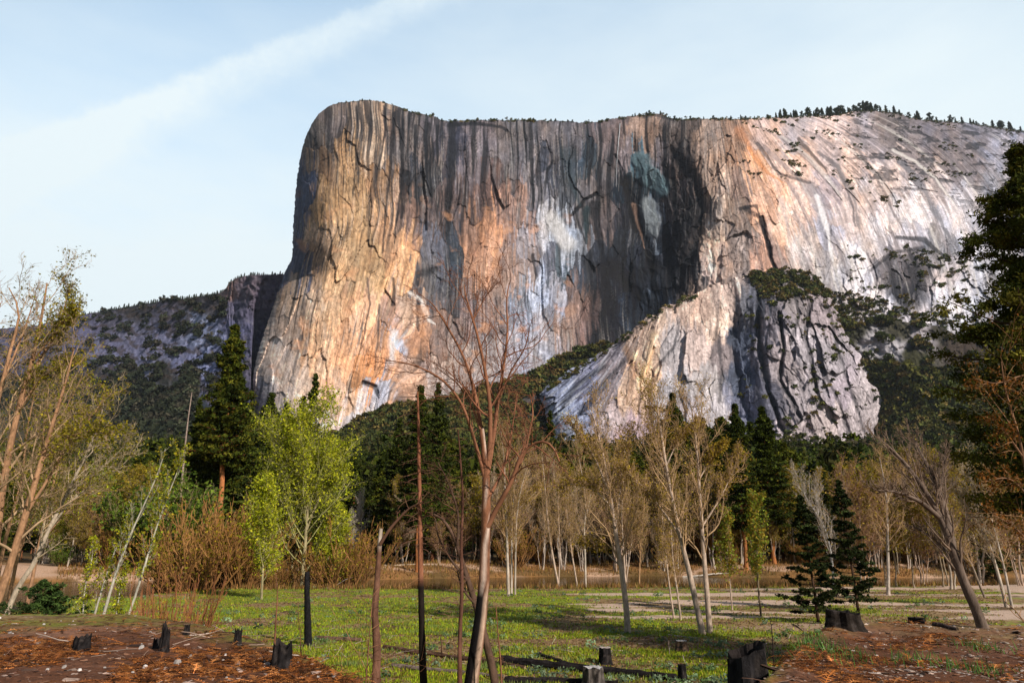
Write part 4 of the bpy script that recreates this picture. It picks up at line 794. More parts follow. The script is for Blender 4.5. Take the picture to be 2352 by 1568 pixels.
# ---------------------------------------------------------------- tall cottonwoods on the left
OL = [(.26, .22, .018), (.32, .25, .02), (.19, .18, .015)]
GRB = [(.42, .44, .02), (.34, .38, .02), (.48, .46, .03), (.24, .28, .02)]
GR = [(.26, .34, .035), (.20, .28, .03), (.30, .36, .05)]
def cw(label, stems, Y, seed, leaf=None, bark=(.36, .20, .11), twig=(.40, .27, .16), k=(17, 8, 6), L=.27, up=.25, group='tall cottonwoods on the left', name='cottonwood_tree', start=.25, rm=1.):
    return hero(name, label, 'tree', group, stems, Y, [dict(k=k[0], t0=start, t1=1., ang=.7, ratio=L, rr=.45, n=8, up=up, wob=.13, tap=.45, rmin=.022*rm), dict(k=k[1], t0=.2, t1=1, ang=.7, ratio=.45, rr=.55, n=6, up=up*.7, wob=.17, tap=.3, rmin=.013*rm), dict(k=k[2], t0=.2, t1=1, ang=.65, ratio=.5, rr=.6, n=4, up=.1, wob=.18, tap=.3, rmin=.010*rm)], R0(seed), bark=bark, twig=twig, leaf=leaf)
cw('tallest cottonwood on the left, orange bark, crown of small leaves against the sky', [([(-40,1420),(-18,1300),(0,1160),(20,1040),(45,930),(68,850),(88,770),(100,700),(108,650)], .36, .05, 0), ([(60,880),(95,820),(130,760),(150,700),(160,655)], .12, .02, 2), ([(75,830),(105,790),(140,745),(178,715)], .08, .015, -2), ([(40,950),(70,900),(120,850),(175,830)], .08, .015, 1)], 50., 121, (1.6, .12, OL+[(.12, .11, .02)], .2))
cw('half bare leaning cottonwood cut by the left edge, spare twigs in the sky', [([(-60,1300),(-40,1150),(-20,1000),(5,880),(25,800),(45,720),(20,660)], .26, .03, 0), ([(5,880),(35,810),(62,740),(80,680)], .09, .015, 1), ([(-10,930),(-30,850),(-20,760),(5,690)], .08, .015, -1)], 46., 122, (.10, .14, OL, .2))
cw('cottonwood with a fissured orange trunk leaning right at the left edge', [([(-30,1440),(5,1350),(35,1260),(65,1160),(95,1060),(125,960),(150,880),(170,800)], .30, .04, 0), ([(60,1180),(110,1100),(165,1010),(220,945),(245,900)], .11, .015, 1.5), ([(95,1060),(150,1010),(205,990),(250,995)], .07, .012, -1.5)], 48., 123, (1.2, .12, OL, .2))
cw('pale arching cottonwood bending right over the water', [([(15,1410),(40,1350),(80,1290),(110,1220),(150,1140),(190,1060),(225,980),(240,920)], .20, .025, 0), ([(110,1220),(165,1150),(230,1100),(290,1060),(310,1030)], .09, .012, 1), ([(150,1140),(215,1090),(270,1040),(300,1000)], .06, .01, -1.5), ([(190,1060),(240,1010),(280,985)], .05, .01, 1)], 52., 124, (.4, .12, OL, .2), bark=(.42, .34, .26), twig=(.46, .36, .24))
cw('slender cottonwood with two stems between the leaning left trunks', [([(10,1430),(40,1280),(70,1160),(92,1060),(104,960),(112,880)], .15, .02, 0), ([(40,1280),(78,1180),(120,1090),(150,1000)], .08, .012, 1.2)], 58., 125, (1.2, .12, OL, .2))
cw('olive leaved cottonwood behind the orange trunks on the left', [([(-20,1400),(10,1250),(50,1100),(60,1000),(80,900),(90,830)], .2, .02, 0), ([(50,1100),(110,1010),(160,920),(190,860)], .08, .012, 1)], 66., 126, (1.3, .12, OL, .3))
cw('dense olive cottonwood behind the arching pale tree', [([(60,1400),(90,1250),(120,1120),(150,1010),(165,920)], .2, .02, 0), ([(90,1250),(150,1180),(210,1130),(250,1100)], .08, .012, 1)], 72., 127, (1.3, .12, OL+GRB[:1], .3))
# the white leaning saplings
WB = (.50, .46, .38)
def sap(label, pts, Y, r, seed, leaf, k=(16, 6, 5), L=.20, group='white stemmed saplings leaning right by the mound', bark=WB, twig=(.46, .42, .33), name='birch_tree', st=.25, up=.5):
    return hero(name, label, 'tree', group, [(pts, r, r*.14, 0)], Y, [dict(k=k[0], t0=st, t1=1., ang=.55, ratio=L, rr=.28, n=7, up=up, wob=.08, tap=.6, rmin=.010), dict(k=k[1], t0=.2, t1=1, ang=.6, ratio=.45, rr=.55, n=5, up=.3, wob=.12, rmin=.007), dict(k=k[2], t0=.2, t1=1, ang=.6, ratio=.5, rr=.6, n=4, up=.2, wob=.15, rmin=.008)], R0(seed), bark=bark, twig=twig, leaf=leaf)
sap('white leaning sapling, the thicker left one of the long pair', [(230,1440),(250,1370),(275,1290),(305,1215),(335,1150),(365,1080),(380,1030)], 44., .095, 131, (.9, .11, OL+GRB[:1], .12))
sap('white leaning sapling with bright green leaves, right one of the long pair', [(286,1440),(310,1370),(335,1290),(360,1210),(385,1140),(410,1075),(418,1040)], 44., .08, 132, (2.2, .11, GRB+OL, .12))
sap('short thin white sapling leaning left of the long pair', [(212,1430),(235,1350),(262,1270),(290,1200)], 45., .07, 133, (1.6, .10, GRB+OL, .12))
sap('thin upright white stem at the far left of the leaning saplings', [(190,1420),(195,1350),(210,1290),(214,1240)], 46., .045, 134, (1.6, .10, GRB+OL, .12))
sap('small thin white stem between the long pair', [(265,1428),(275,1360),(290,1300)], 45., .04, 135, (1.5, .10, GRB+OL, .12))
# ---------------------------------------------------------------- bright green cottonwoods by the water
_X = [(.38, .44, .03), (.30, .38, .03), (.44, .46, .05), (.22, .30, .03)]
def green(label, stems, Y, seed, cnt=2.4, size=.20, cols=GRB, k=(32, 10, 7), L=.52):
    return hero('cottonwood_tree', label, 'tree', 'bright green cottonwoods by the river', stems, Y, [dict(k=k[0], t0=.16, t1=1., ang=.75, ratio=L, rr=.4, n=8, up=.35, wob=.11, tap=.62, rmin=.03), dict(k=k[1], t0=.2, t1=1, ang=.7, ratio=.45, rr=.5, n=5, up=.25, wob=.15, tap=.3, rmin=.018), dict(k=k[2], t0=.2, t1=1, ang=.65, ratio=.5, rr=.6, n=4, up=.1, wob=.15, rmin=.012)], R0(seed), bark=(.30, .25, .14), twig=(.40, .37, .16), leaf=(cnt, size, cols, .3))
green('largest bright yellow green cottonwood by the river', [([(692,1352),(700,1260),(706,1180),(714,1090),(722,1020),(728,955)], .26, .03, 0), ([(700,1230),(730,1150),(760,1090),(775,1040)], .12, .02, 2), ([(706,1180),(690,1100),(680,1040),(672,980)], .10, .02, -2)], 90., 141)
green('bright green cottonwood left of the largest one, pale trunk', [([(672,1350),(668,1260),(662,1170),(658,1080),(655,1000)], .20, .03, 0), ([(668,1250),(640,1180),(625,1110)], .08, .02, 1)], 93., 142)
green('slim bright green cottonwood with a white stem beside the meadow', [([(600,1385),(603,1320),(606,1250),(606,1180),(608,1120)], .13, .02, 0)], 72., 143, 2.6, .16, L=.36)
green('short bushy green cottonwood right of the largest green one', [([(745,1345),(752,1290),(760,1240),(766,1190)], .12, .02, 0)], 92., 144, 2.6, .2, L=.5)
green('low green cottonwood in front of the pine trunks', [([(560,1345),(566,1290),(572,1240),(575,1195)], .12, .02, 0)], 95., 145, 2.2, .2, GR+OL[:1], L=.45)
# ---------------------------------------------------------------- bare cottonwoods in the meadow
PB = (.46, .35, .27); PT = (.44, .29, .16)
YO = [(.36, .24, .03), (.27, .18, .02), (.40, .29, .04)]
def bare(label, stems, Y=None, seed=0, leaf=(.65, .085, YO, .16), bark=PB, twig=PT, k=(30, 9, 6), L=.33, up=.42, base=None, group='bare cottonwoods in the meadow', st=.28, name='cottonwood_tree', ang=.58, rm=1., dead=False):
    if base is not None: Y = float(hit(*base)[1])
    return hero(name, label, 'tree', group, stems, Y, [dict(k=k[0], t0=st, t1=1., ang=ang, ratio=L, rr=.4, n=9, up=up, wob=.14, tap=.55, rmin=.022*rm), dict(k=k[1], t0=.15, t1=1, ang=.7, ratio=.45, rr=.5, n=6, up=up, wob=.17, tap=.35, rmin=.013*rm), dict(k=k[2], t0=.2, t1=1, ang=.7, ratio=.5, rr=.6, n=4, up=.1, wob=.18, rmin=.010*rm)], R0(seed), bark=bark, twig=twig, leaf=leaf)
bare('tall meadow cottonwood leaning left, the left one of the two trunks meeting at the foot', [([(1614,1455),(1600,1390),(1582,1310),(1562,1230),(1545,1150),(1530,1070),(1518,990),(1508,920)], .215, .03, 0), ([(1545,1150),(1522,1060),(1500,980),(1488,900)], .10, .015, 1.5), ([(1562,1230),(1520,1170),(1470,1110),(1420,1070)], .07, .012, -1), ([(1530,1070),(1560,1010),(1600,975)], .05, .012, .6)], base=(1614,1455), seed=151)
bare('tall meadow cottonwood standing straighter, the right one of the two trunks meeting at the foot', [([(1630,1452),(1625,1380),(1618,1290),(1612,1210),(1606,1120),(1600,1030),(1592,960),(1584,915)], .20, .03, 0), ([(1612,1210),(1650,1150),(1680,1090),(1700,1040)], .07, .012, 1), ([(1606,1100),(1636,1050),(1665,1020)], .05, .012, -.6)], base=(1630,1452), seed=152)
bare('single meadow cottonwood with a bent trunk and yellowish budding crown', [([(1442,1452),(1437,1380),(1426,1300),(1414,1220),(1402,1140),(1388,1060),(1372,990),(1356,935)], .205, .03, 0), ([(1414,1220),(1424,1130),(1432,1050),(1448,990)], .09, .015, 1.2), ([(1402,1140),(1370,1060),(1335,1000),(1310,970)], .08, .015, -1), ([(1410,1170),(1370,1130),(1320,1110),(1290,1125)], .06, .012, .8), ([(1426,1300),(1380,1260),(1330,1245)], .05, .01, 1.4)], base=(1442,1452), seed=153, leaf=(.5, .09, YO, .16))
bare('slim grey trunk left of the two meeting trunks, nearer the river', [([(1548,1418),(1538,1350),(1530,1280),(1522,1200),(1520,1130)], .085, .02, 0)], base=(1548,1418), seed=154, L=.28)
bare('slim grey trunk close behind the two meeting trunks', [([(1564,1424),(1556,1360),(1546,1290),(1540,1200),(1536,1140)], .085, .02, 0)], base=(1564,1424), seed=155, L=.28)
bare('pale clump of three cottonwood stems rising by the river bank', [([(1168,1368),(1166,1300),(1164,1220),(1160,1140),(1158,1060),(1150,990)], .17, .03, 0), ([(1175,1366),(1175,1290),(1176,1200),(1182,1120),(1190,1040)], .13, .02, 1), ([(1183,1364),(1184,1280),(1186,1200),(1195,1130),(1215,1060)], .11, .02, -1), ([(1166,1200),(1200,1160),(1240,1120)], .06, .012, 1)], base=(1168,1368), seed=156, bark=(.48, .40, .33))
bare('bare river cottonwood leaning left with two stems, right of the pale clump', [([(1283,1345),(1272,1290),(1262,1230),(1256,1170),(1250,1100),(1244,1040)], .15, .03, 0), ([(1283,1345),(1286,1260),(1282,1170),(1284,1090)], .10, .02, 1)], 89., 157, L=.3)
bare('thin bare tree leaning left at the water in the middle', [([(1325,1340),(1315,1280),(1305,1210),(1300,1150),(1296,1090)], .11, .02, 0)], 90., 158, L=.3)
bare('white barked tree with spreading fork at the water in the middle', [([(1345,1342),(1344,1280),(1342,1210),(1345,1150),(1335,1080),(1325,1030)], .13, .02, 0), ([(1343,1200),(1356,1140),(1366,1080)], .07, .012, 1)], 90., 159, bark=(.5, .43, .35), L=.32)
bare('two stemmed bare tree at the water behind the single meadow cottonwood', [([(1436,1335),(1432,1260),(1428,1180),(1432,1110),(1425,1050)], .13, .02, 0), ([(1438,1335),(1450,1250),(1462,1170),(1470,1110)], .10, .02, 1)], 92., 160, L=.32)
bare('orange barked forked tree at the fallen white log', [([(1468,1340),(1470,1280),(1474,1220),(1480,1160),(1478,1110)], .11, .02, 0), ([(1470,1270),(1458,1220),(1448,1170)], .07, .015, .5)], 92., 161, bark=(.42, .25, .13), L=.28)
bare('slender young tree with light green leaves in the meadow right of the meeting trunks', [([(1748,1414),(1742,1350),(1738,1280),(1734,1210),(1732,1150)], .085, .02, 0)], base=(1748,1414), seed=162, leaf=(2.4, .12, GR+YO, .14), bark=(.16, .12, .08), twig=(.26, .22, .1), L=.26)
bare('thin meadow tree between the meeting trunks and the green leaved one', [([(1682,1400),(1676,1330),(1670,1260),(1668,1190)], .07, .02, 0)], base=(1682,1400), seed=163, leaf=(1.6, .12, GR+YO, .14), L=.26)
bare('leaning dark trunk with a wide bare crown swept left at the right of the meadow', [([(2258,1442),(2238,1390),(2212,1330),(2188,1260),(2160,1190),(2120,1120),(2075,1060),(2035,1020)], .135, .03, 0), ([(2188,1260),(2172,1180),(2150,1110),(2120,1050),(2095,1000)], .10, .015, 1.5), ([(2160,1190),(2110,1150),(2060,1130),(2010,1125)], .07, .012, -1), ([(2150,1170),(2165,1090),(2172,1030)], .05, .012, .8), ([(2200,1300),(2150,1240),(2100,1210)], .05, .012, 1)], base=(2258,1442), seed=164, bark=(.15, .11, .085), twig=(.20, .14, .10), leaf=None, k=(20, 7, 5), L=.34, up=.3, rm=.6)
bare('straight pale trunk standing between the young pines and the leaning dark trunk', [([(2040,1366),(2040,1300),(2038,1220),(2036,1150),(2028,1090),(2020,1050)], .19, .03, 0), ([(2036,1160),(2060,1100),(2085,1060)], .06, .012, 1)], base=(2040,1366), seed=165, bark=(.45, .38, .32), leaf=(.3, .1, YO, .14), L=.34)
bare('pale pair of leaning stems near the right edge, the taller one', [([(2312,1395),(2296,1330),(2272,1250),(2250,1180),(2230,1110),(2222,1060)], .15, .03, 0), ([(2272,1250),(2240,1190),(2205,1140),(2185,1110)], .07, .012, 1), ([(2250,1180),(2255,1120),(2250,1070)], .05, .012, -.7)], base=(2312,1395), seed=166, bark=(.46, .40, .33), twig=(.42, .34, .25), leaf=(.3, .1, YO, .14))
bare('pale leaning stem tucked just right of the taller one near the right edge', [([(2325,1398),(2310,1320),(2290,1240),(2270,1160),(2262,1100)], .12, .02, 0)], base=(2325,1398), seed=167, bark=(.42, .36, .3), leaf=(.2, .1, YO, .14))
bare('short leaning trunk behind the dark leaning one', [([(2262,1372),(2245,1330),(2228,1290),(2190,1230),(2170,1180)], .13, .02, 0)], base=(2262,1372), seed=168, bark=(.26, .2, .15), leaf=(.3, .1, YO, .14))
bare('white tree curving left beside the dark young pine', [([(1915,1370),(1912,1300),(1900,1230),(1876,1180),(1850,1140),(1836,1090)], .14, .02, 0), ([(1880,1185),(1875,1130),(1880,1085)], .06, .012, 1)], base=(1915,1370), seed=169, bark=(.42, .4, .38), twig=(.44, .38, .32), leaf=(.3, .1, YO, .14))
# small white conical one beyond the river, and others like it
bare('small pale bare tree of neat conical shape standing against dark woods', [([(823,1287),(824,1240),(826,1190),(828,1140)], .12, .02, 0)], 132., 170, leaf=None, bark=(.55, .50, .42), twig=(.52, .46, .38), L=.38, up=.6, ang=.6, st=.2, rm=1.6)
bare('thin white tree just left of the pale conical one', [([(806,1290),(806,1240),(808,1185)], .09, .02, 0)], 128., 171, leaf=None, bark=(.5, .46, .38), twig=(.48, .42, .34), L=.34, up=.6, ang=.6, st=.2, rm=1.5)
# ---------------------------------------------------------------- pines
rg = R0(201)
pine_big = conifer('pine_tree', 44., .62, R0(301), W=6.0, cb=.40, nb=210, tufts=11, q=14, tuft=.75, leafs=.62, flat=.22, ends=.12, shrink=.72, cols=(PINE, PINE_D, PINE_Y), bark=(.40, .15, .055), shape='cone', gap=.5, lean=.02, droop=.2)
stand(pine_big, 486, 135., 752, 'tallest pine left of the great cliff, dense dark green with a long orange trunk', 'tree', 'tall pines beyond the river', first=True, tx=535)
pine_b = conifer('pine_tree', 40., .45, R0(302), W=5.6, cb=.25, nb=180, tufts=10, q=13, tuft=.75, leafs=.65, flat=.22, ends=.12, shape='cone', shrink=.75, cols=(PINE, PINE_D), bark=(.36, .14, .05), gap=.5)
stand(pine_b, 505, 142., 830, 'second orange trunked pine close behind the tallest pine', 'tree', 'tall pines beyond the river', first=True, tx=548)
fir = conifer('pine_tree', 32., .32, R0(303), W=5.4, cb=.06, nb=170, tufts=9, q=13, tuft=.45, leafs=.45, flat=.2, ends=.1, cols=(PINE, PINE_D, (.06, .075, .02)), shape='cone', droop=.2, gap=.3)
stand(fir, 690, 150., 861, 'pointed pine standing clear against the pale foot of the cliff', 'tree', 'tall pines beyond the river', first=True)
for px, Y, tp, pr, lb in ((652, 155, 912, fir, 'narrow pine just left of the pointed one against the cliff foot'), (612, 150, 927, fir, 'broad lower pine left of the narrow and pointed ones'), (458, 140, 898, pine_b, 'dark pine crowding the left side of the tallest pine'),
        (396, 150, 918, fir, 'slim dark pine left of the tall pine group'), (430, 165, 985, fir, 'dark pine low between the slim pine and the tall group'), (575, 150, 905, pine_b, 'pine filling the right side of the tallest pine'), (345, 170, 1000, fir, 'small pine at the left foot of the slim pine'), (300, 175, 1045, pine_b, 'dark pine behind the left cottonwoods'),
        (955, 120, 888, pine_b, 'yellow green broad pine behind the thin dead pole'), (988, 135, 882, fir, 'pointed pine right behind the dead pole'), (905, 140, 960, fir, 'darker pine left of the broad one behind the dead pole'),
        (1265, 150, 945, fir, 'pine in front of the grey tilted slabs'), (1722, 125, 930, pine_b, 'tall pine before the dark gully of the buttress, left one'), (1790, 130, 935, pine_b, 'tall pine before the dark gully of the buttress, right one'), (1812, 140, 960, fir, 'pine between the two dark young ones and the buttress'),
        (1650, 150, 960, pine_b, 'pine left of the two before the buttress gully'), (1570, 150, 905, pine_b, 'pine behind the crowns of the two meeting meadow trunks'), (1925, 150, 1045, fir, 'thin pine in front of the foot of the buttress'), (1990, 160, 1030, fir, 'pine at the right foot of the buttress'),
        (800, 160, 1040, pine_b, 'dark pine right of the bright green cottonwoods'), (850, 170, 1075, pine_b, 'pine above the small conical white tree'), (2235, 150, 1010, pine_b, 'pine low on the wooded slope at the right'), (2300, 120, 1060, fir, 'dark fir beneath the cedar at the right')):
    stand(pr, px, float(Y), tp, lb, 'tree', 'tall pines beyond the river', wide=1.0+.25*rg.random(), rng=rg)
dead_p = hero('dead_pine', 'grey dead pine pole beside the tall pine group', 'dead tree', None, [([(412,1180),(420,1080),(430,980),(441,900)], .26, .06, 0)], 130., [dict(k=26, t0=.2, t1=1., ang=1.4, ratio=0, absL=1.6, rr=.2, n=4, up=-.1, wob=.1, tap=.5, rmin=.03)], R0(304), bark=(.32, .24, .2), twig=(.3, .22, .18), merge=True)
for px_, top_, Y_, lb in ((1166, 960, 400, 'tiny dead pole on the brushy slope below the cliff, left one'), (1183, 968, 420, 'tiny dead pole on the brushy slope below the cliff, right one'), (2200, 1040, 200, 'dead pole standing in the dark wood at the right')):
    p = on_ground(px_, float(Y_)); 
    hero('dead_pine', lb, 'dead tree', None, [([(px_, top_+60), (px_+1, top_+30), (px_, top_)], Y_*.0013+.08, .05, 0)], float(Y_), [], R0(305), bark=(.42, .3, .22), merge=True) if Y_ < 300 else None
# two young dark pines on the right of the meadow
yp = conifer('young_pine', 12., .15, R0(311), W=2.5, cb=.10, nb=62, tufts=10, q=18, tuft=.22, flat=.2, leafs=.30, cols=((.024, .034, .010), (.034, .044, .012), (.014, .022, .007)), bark=(.06, .035, .022), shape='cone', droop=.05, gap=.25, shrink=.75)
stand(yp, 1972, 0, 1105, 'taller dark young pine with a slightly leaning trunk behind the big black stump', 'tree', 'dark young pines in the meadow', first=True, base_py=1405, tx=1926)
stand(yp, 1880, 0, 1140, 'shorter bushy dark young pine left of the taller one', 'tree', 'dark young pines in the meadow', base_py=1428, tx=1838, rng=rg, wide=1.15)
# the cedar at the right edge
ced = conifer('cedar_tree', 19., .30, R0(321), W=3.3, cb=.28, nb=160, tufts=14, q=44, tuft=.42, leafs=.15, cols=((.075, .085, .012), (.045, .056, .010), (.11, .10, .014)), bark=(.12, .07, .045), shape='pine', droop=.30, gap=.5, flat=.26, ends=.2)
b = on_ground(2440, 30.); ced.location = b; ced['H'] = 19.
t = at(2300, 352, 30.); Hc = t[2]-b[2]; ced.scale = (Hc/19,)*3; ced.rotation_euler = (0, -math.atan2(b[0]-at(2336, 352, 30.)[0], Hc), 0)
tag(ced, 'large dark cedar leaning in from the right edge with clumped sprays of foliage', 'tree')
OD = [(.30, .11, .02), (.22, .09, .02), (.12, .09, .02)]
hero('dead_branchy_tree', 'rusty dead branches with orange foliage hanging below the cedar at the right edge', 'tree', None, [([(2440,1500),(2400,1300),(2370,1150),(2340,1000),(2310,900),(2300,830)], .10, .02, 0), ([(2400,1300),(2340,1220),(2280,1180)], .05, .01, 0), ([(2370,1150),(2320,1100),(2262,1105)], .05, .01, 0), ([(2350,1050),(2300,980),(2270,960)], .05, .01, 0), ([(2420,860),(2350,862),(2290,880),(2235,868)], .04, .01, 0)], 27., [dict(k=12, t0=.1, t1=1., ang=.8, ratio=.45, rr=.5, n=7, up=-.05, wob=.2, rmin=.010), dict(k=7, t0=.1, t1=1, ang=.7, ratio=.5, rr=.6, n=5, up=0, wob=.2, rmin=.006)], R0(322), bark=(.25, .14, .08), twig=(.36, .2, .1), leaf=(6, .07, OD, .09))
# ---------------------------------------------------------------- the woods behind the river
bgp = [conifer('pine_tree', 30., .30, R0(401), W=5.0, cb=.15, nb=100, tufts=8, q=9, tuft=.65, leafs=.8, cols=(PINE, PINE_D), gap=.45, shape='cone', shrink=.75, flat=.22, ends=.1), conifer('pine_tree', 30., .28, R0(402), W=4.4, cb=.08, nb=110, tufts=7, q=9, tuft=.5, leafs=.7, cols=(PINE, PINE_D), shape='cone', gap=.4, flat=.22, ends=.1),
       conifer('pine_tree', 30., .32, R0(403), W=4.8, cb=.35, nb=90, tufts=6, q=10, tuft=.9, leafs=1., cols=(PINE, PINE_Y), shape='round', gap=.4), conifer('pine_tree', 30., .26, R0(404), W=3.9, cb=.10, nb=100, tufts=6, q=9, tuft=.7, leafs=.95, cols=((.05, .055, .018), PINE_D), shape='cone', gap=.45)]
used = [False]*4
GP = ['dark pine in the wood between the left cottonwoods and the tall pines', 'dark pine in the wood behind the bright green cottonwoods', 'dark pine in the wood behind the dead trees of the middle', 'dark pine in the wood behind the bare meadow cottonwoods', 'dark pine in the wood behind the dark young pines', 'dark pine in the wood at the right edge']
GX = [-200, 420, 800, 1240, 1700, 2080, 2600]
TOPX = [-100, 0, 150, 300, 400, 440, 600, 640, 760, 800, 850, 900, 1030, 1050, 1250, 1300, 1450, 1560, 1640, 1700, 1830, 1860, 1920, 2050, 2150, 2352, 2500]
TOPY = [1090, 1090, 1080, 1040, 1000, 930, 940, 1000, 1080, 1050, 1060, 980, 960, 1040, 1040, 1060, 1040, 950, 960, 950, 990, 1070, 1080, 1080, 1040, 1020, 1020]
for i in range(250):
    px = -120+2560*((i*.618034) % 1); Y = 138+130*rg.random()**1.3+(30 if rg.random() < .3 else 0); tp = np.interp(px, TOPX, TOPY)+rg.random()**1.2*130*(1 if i % 3 else .3)
    k = int(rg.integers(0, 4)); g_ = int(np.searchsorted(GX, px)-1)
    stand(bgp[k], px, Y, min(tp, 1225), GP[g_], 'tree', GP[g_].replace('dark pine', 'dark pines'), first=not used[k], wide=1.0+.3*rg.random(), rng=rg); used[k] = True
# bare and budding broadleaf trees on both banks
TW = (.32, .22, .12)
bgd = [deciduous('cottonwood_tree', 17., .16, R0(411), leaf=(1.2, .16, YO+OL, .25), bark=(.42, .35, .28), twig=TW, n1=34, n2=10, n3=6, rmin=.027, spread=.28, nt=2, up=.5, ang=.55), deciduous('cottonwood_tree', 16., .13, R0(412), leaf=None, bark=(.50, .42, .35), twig=(.40, .29, .19), n1=24, n2=10, n3=6, rmin=.026, nt=3, spread=.26, up=.55, ang=.5),
       deciduous('cottonwood_tree', 15., .12, R0(413), leaf=(2.6, .19, OL+YO, .3), bark=(.30, .24, .17), twig=(.28, .22, .12), n1=24, n2=8, n3=5, rmin=.022, spread=.32, up=.4, ang=.6), deciduous('cottonwood_tree', 16., .13, R0(414), leaf=(.5, .15, YO, .2), bark=(.4, .3, .23), twig=(.34, .20, .12), n1=24, n2=9, n3=6, rmin=.026, spread=.3, lean=-.05, nt=3),
       deciduous('cottonwood_tree', 13., .10, R0(415), leaf=(3.2, .2, GR+OL, .3), bark=(.34, .3, .2), twig=(.3, .28, .12), n1=24, n2=8, n3=5, rmin=.022, spread=.36)]
for o, h in zip(bgd, (17., 16., 15., 16., 13.)): o['H'] = h
ub = [False]*5
def bd(px, Y, tp, k, lab, grp):
    global ub
    stand(bgd[k], px, Y, tp, lab, 'tree', grp, first=not ub[k], rng=rg, wide=1.0+.35*rg.random()); ub[k] = True
BL = [('budding olive tree in the thicket behind the leaning saplings', 60, 420, 1070, 50), ('bare tree among the woods behind the dead trees of the middle', 880, 1180, 1080, 42), ('bare pale tree in the row along the far bank in the middle', 1180, 1560, 1050, 62), ('budding tree in the row along the far bank right of the meeting trunks', 1600, 1860, 1070, 28), ('bare reddish tree in the thicket at the right end of the river', 1960, 2420, 1040, 58)]
KW = [(2, 4, 0, 3, 2, 4), (0, 1, 2, 3), (1, 1, 0, 3, 1, 3), (0, 2, 2, 4, 1), (3, 1, 0, 3, 2)]
for bi, (lab, xa, xb, tp, n) in enumerate(BL):
    for j in range(n):
        px = xa+(xb-xa)*((j*.618034+.1*bi) % 1); Y = (118+40*rg.random()) if bi == 0 else (84+64*rg.random()) if bi == 4 else (126+28*rg.random())
        
        p = on_ground(px, Y)
        if p[2] < -.5: Y = float(river_far(p[0]))+4+10*rg.random()
        k = KW[bi][int(rg.integers(0, len(KW[bi])))]
        bd(px, Y, tp+130*rg.random(), k, lab, lab.replace('tree ', 'trees ', 1))
# ---------------------------------------------------------------- willows and low shrubs
OW = [(.36, .20, .02), (.34, .24, .02), (.24, .19, .02)]
wil = shrub('willow_shrub', 5.2, 3., R0(421), ns=46, leaf=(1.2, .11, OW+OL, .15), twig=(.26, .13, .045), fan=.75, rmin=.02); wil['H'] = 4.4
wil2 = shrub('willow_shrub', 2.6, 1.6, R0(422), ns=22, leaf=(.5, .045, OW, .06), twig=(.24, .095, .04), fan=.9, rmin=.010); wil2['H'] = 2.3
gsh = shrub('green_shrub', 5., 4., R0(423), ns=60, leaf=(4., .16, [(.12, .19, .02), (.17, .24, .03), (.07, .12, .02)], .22), twig=(.2, .16, .08), fan=.95, rmin=.016, n2=7); gsh['H'] = 4.2
first = {id(wil): 1, id(wil2): 1, id(gsh): 1}
def sh(o, px, Y, tp, lab, grp, wide=1., base=None):
    stand(o, px, Y, tp, lab, 'shrub', grp, first=bool(first[id(o)]), rng=rg, wide=wide, base_py=base); first[id(o)] = 0
for px, Y, tp, lab in ((430, 84, 1225, 'orange willow left of the pine trunks'), (470, 88, 1212, 'orange willow under the tallest pine'), (515, 90, 1205, 'orange willow right of the pine trunks'), (550, 87, 1222, 'orange willow touching the green cottonwoods'), (775, 92, 1240, 'yellow green willow right of the green cottonwoods'), (800, 95, 1262, 'low willow at the water right of the green cottonwoods'), (240, 118, 1225, 'tall orange willow behind the white saplings'), (640, 92, 1290, 'low willow at the feet of the green cottonwoods'), (730, 92, 1298, 'low reddish willow behind the charred post'), (865, 125, 1282, 'willow on the far bank left of the broken snag')):
    sh(wil, px, float(Y), tp, lab, 'willow shrubs by the river', 1.0+.4*rg.random())
for j in range(26):
    px = [880+720*rg.random(), 1620+260*rg.random(), 2000+350*rg.random()][j % 3]; sh(wil, px, 127+14*rg.random(), 1225+55*rg.random(), 'low willow thicket along the far bank under the bare trees', 'low willows along the far bank', 1.3)
sh(wil2, 412, 33., 1312, 'near bright orange willow at the crest of the left mound', 'near orange willows', .7); sh(wil2, 385, 29., 1345, 'smaller dark stemmed willow beside the near orange one', 'near orange willows', .65)
for px, Y, tp, lab in ((350, 121, 1150, 'leafy bright green shrub behind the right white sapling'), (120, 119, 1262, 'olive shrub across the water at the left')):
    sh(gsh, px, float(Y), tp, lab, 'green shrubs across the water', 1.0+.3*rg.random())
fb = conifer('fir_sapling', 3.2, .05, R0(424), W=1.6, cb=.03, nb=60, tufts=8, q=16, tuft=.2, leafs=.16, cols=((.05, .085, .02), (.035, .06, .018)), shape='round', droop=.0, gap=.4); fb['H'] = 3.2
stand(fb, 85, 44., 1335, 'low bushy dark green fir behind the left mound', 'shrub', 'small firs by the mound', first=True, wide=1.1); stand(fb, 130, 46., 1358, 'smaller fir right of the bushy one behind the left mound', 'shrub', 'small firs by the mound', wide=1.2)
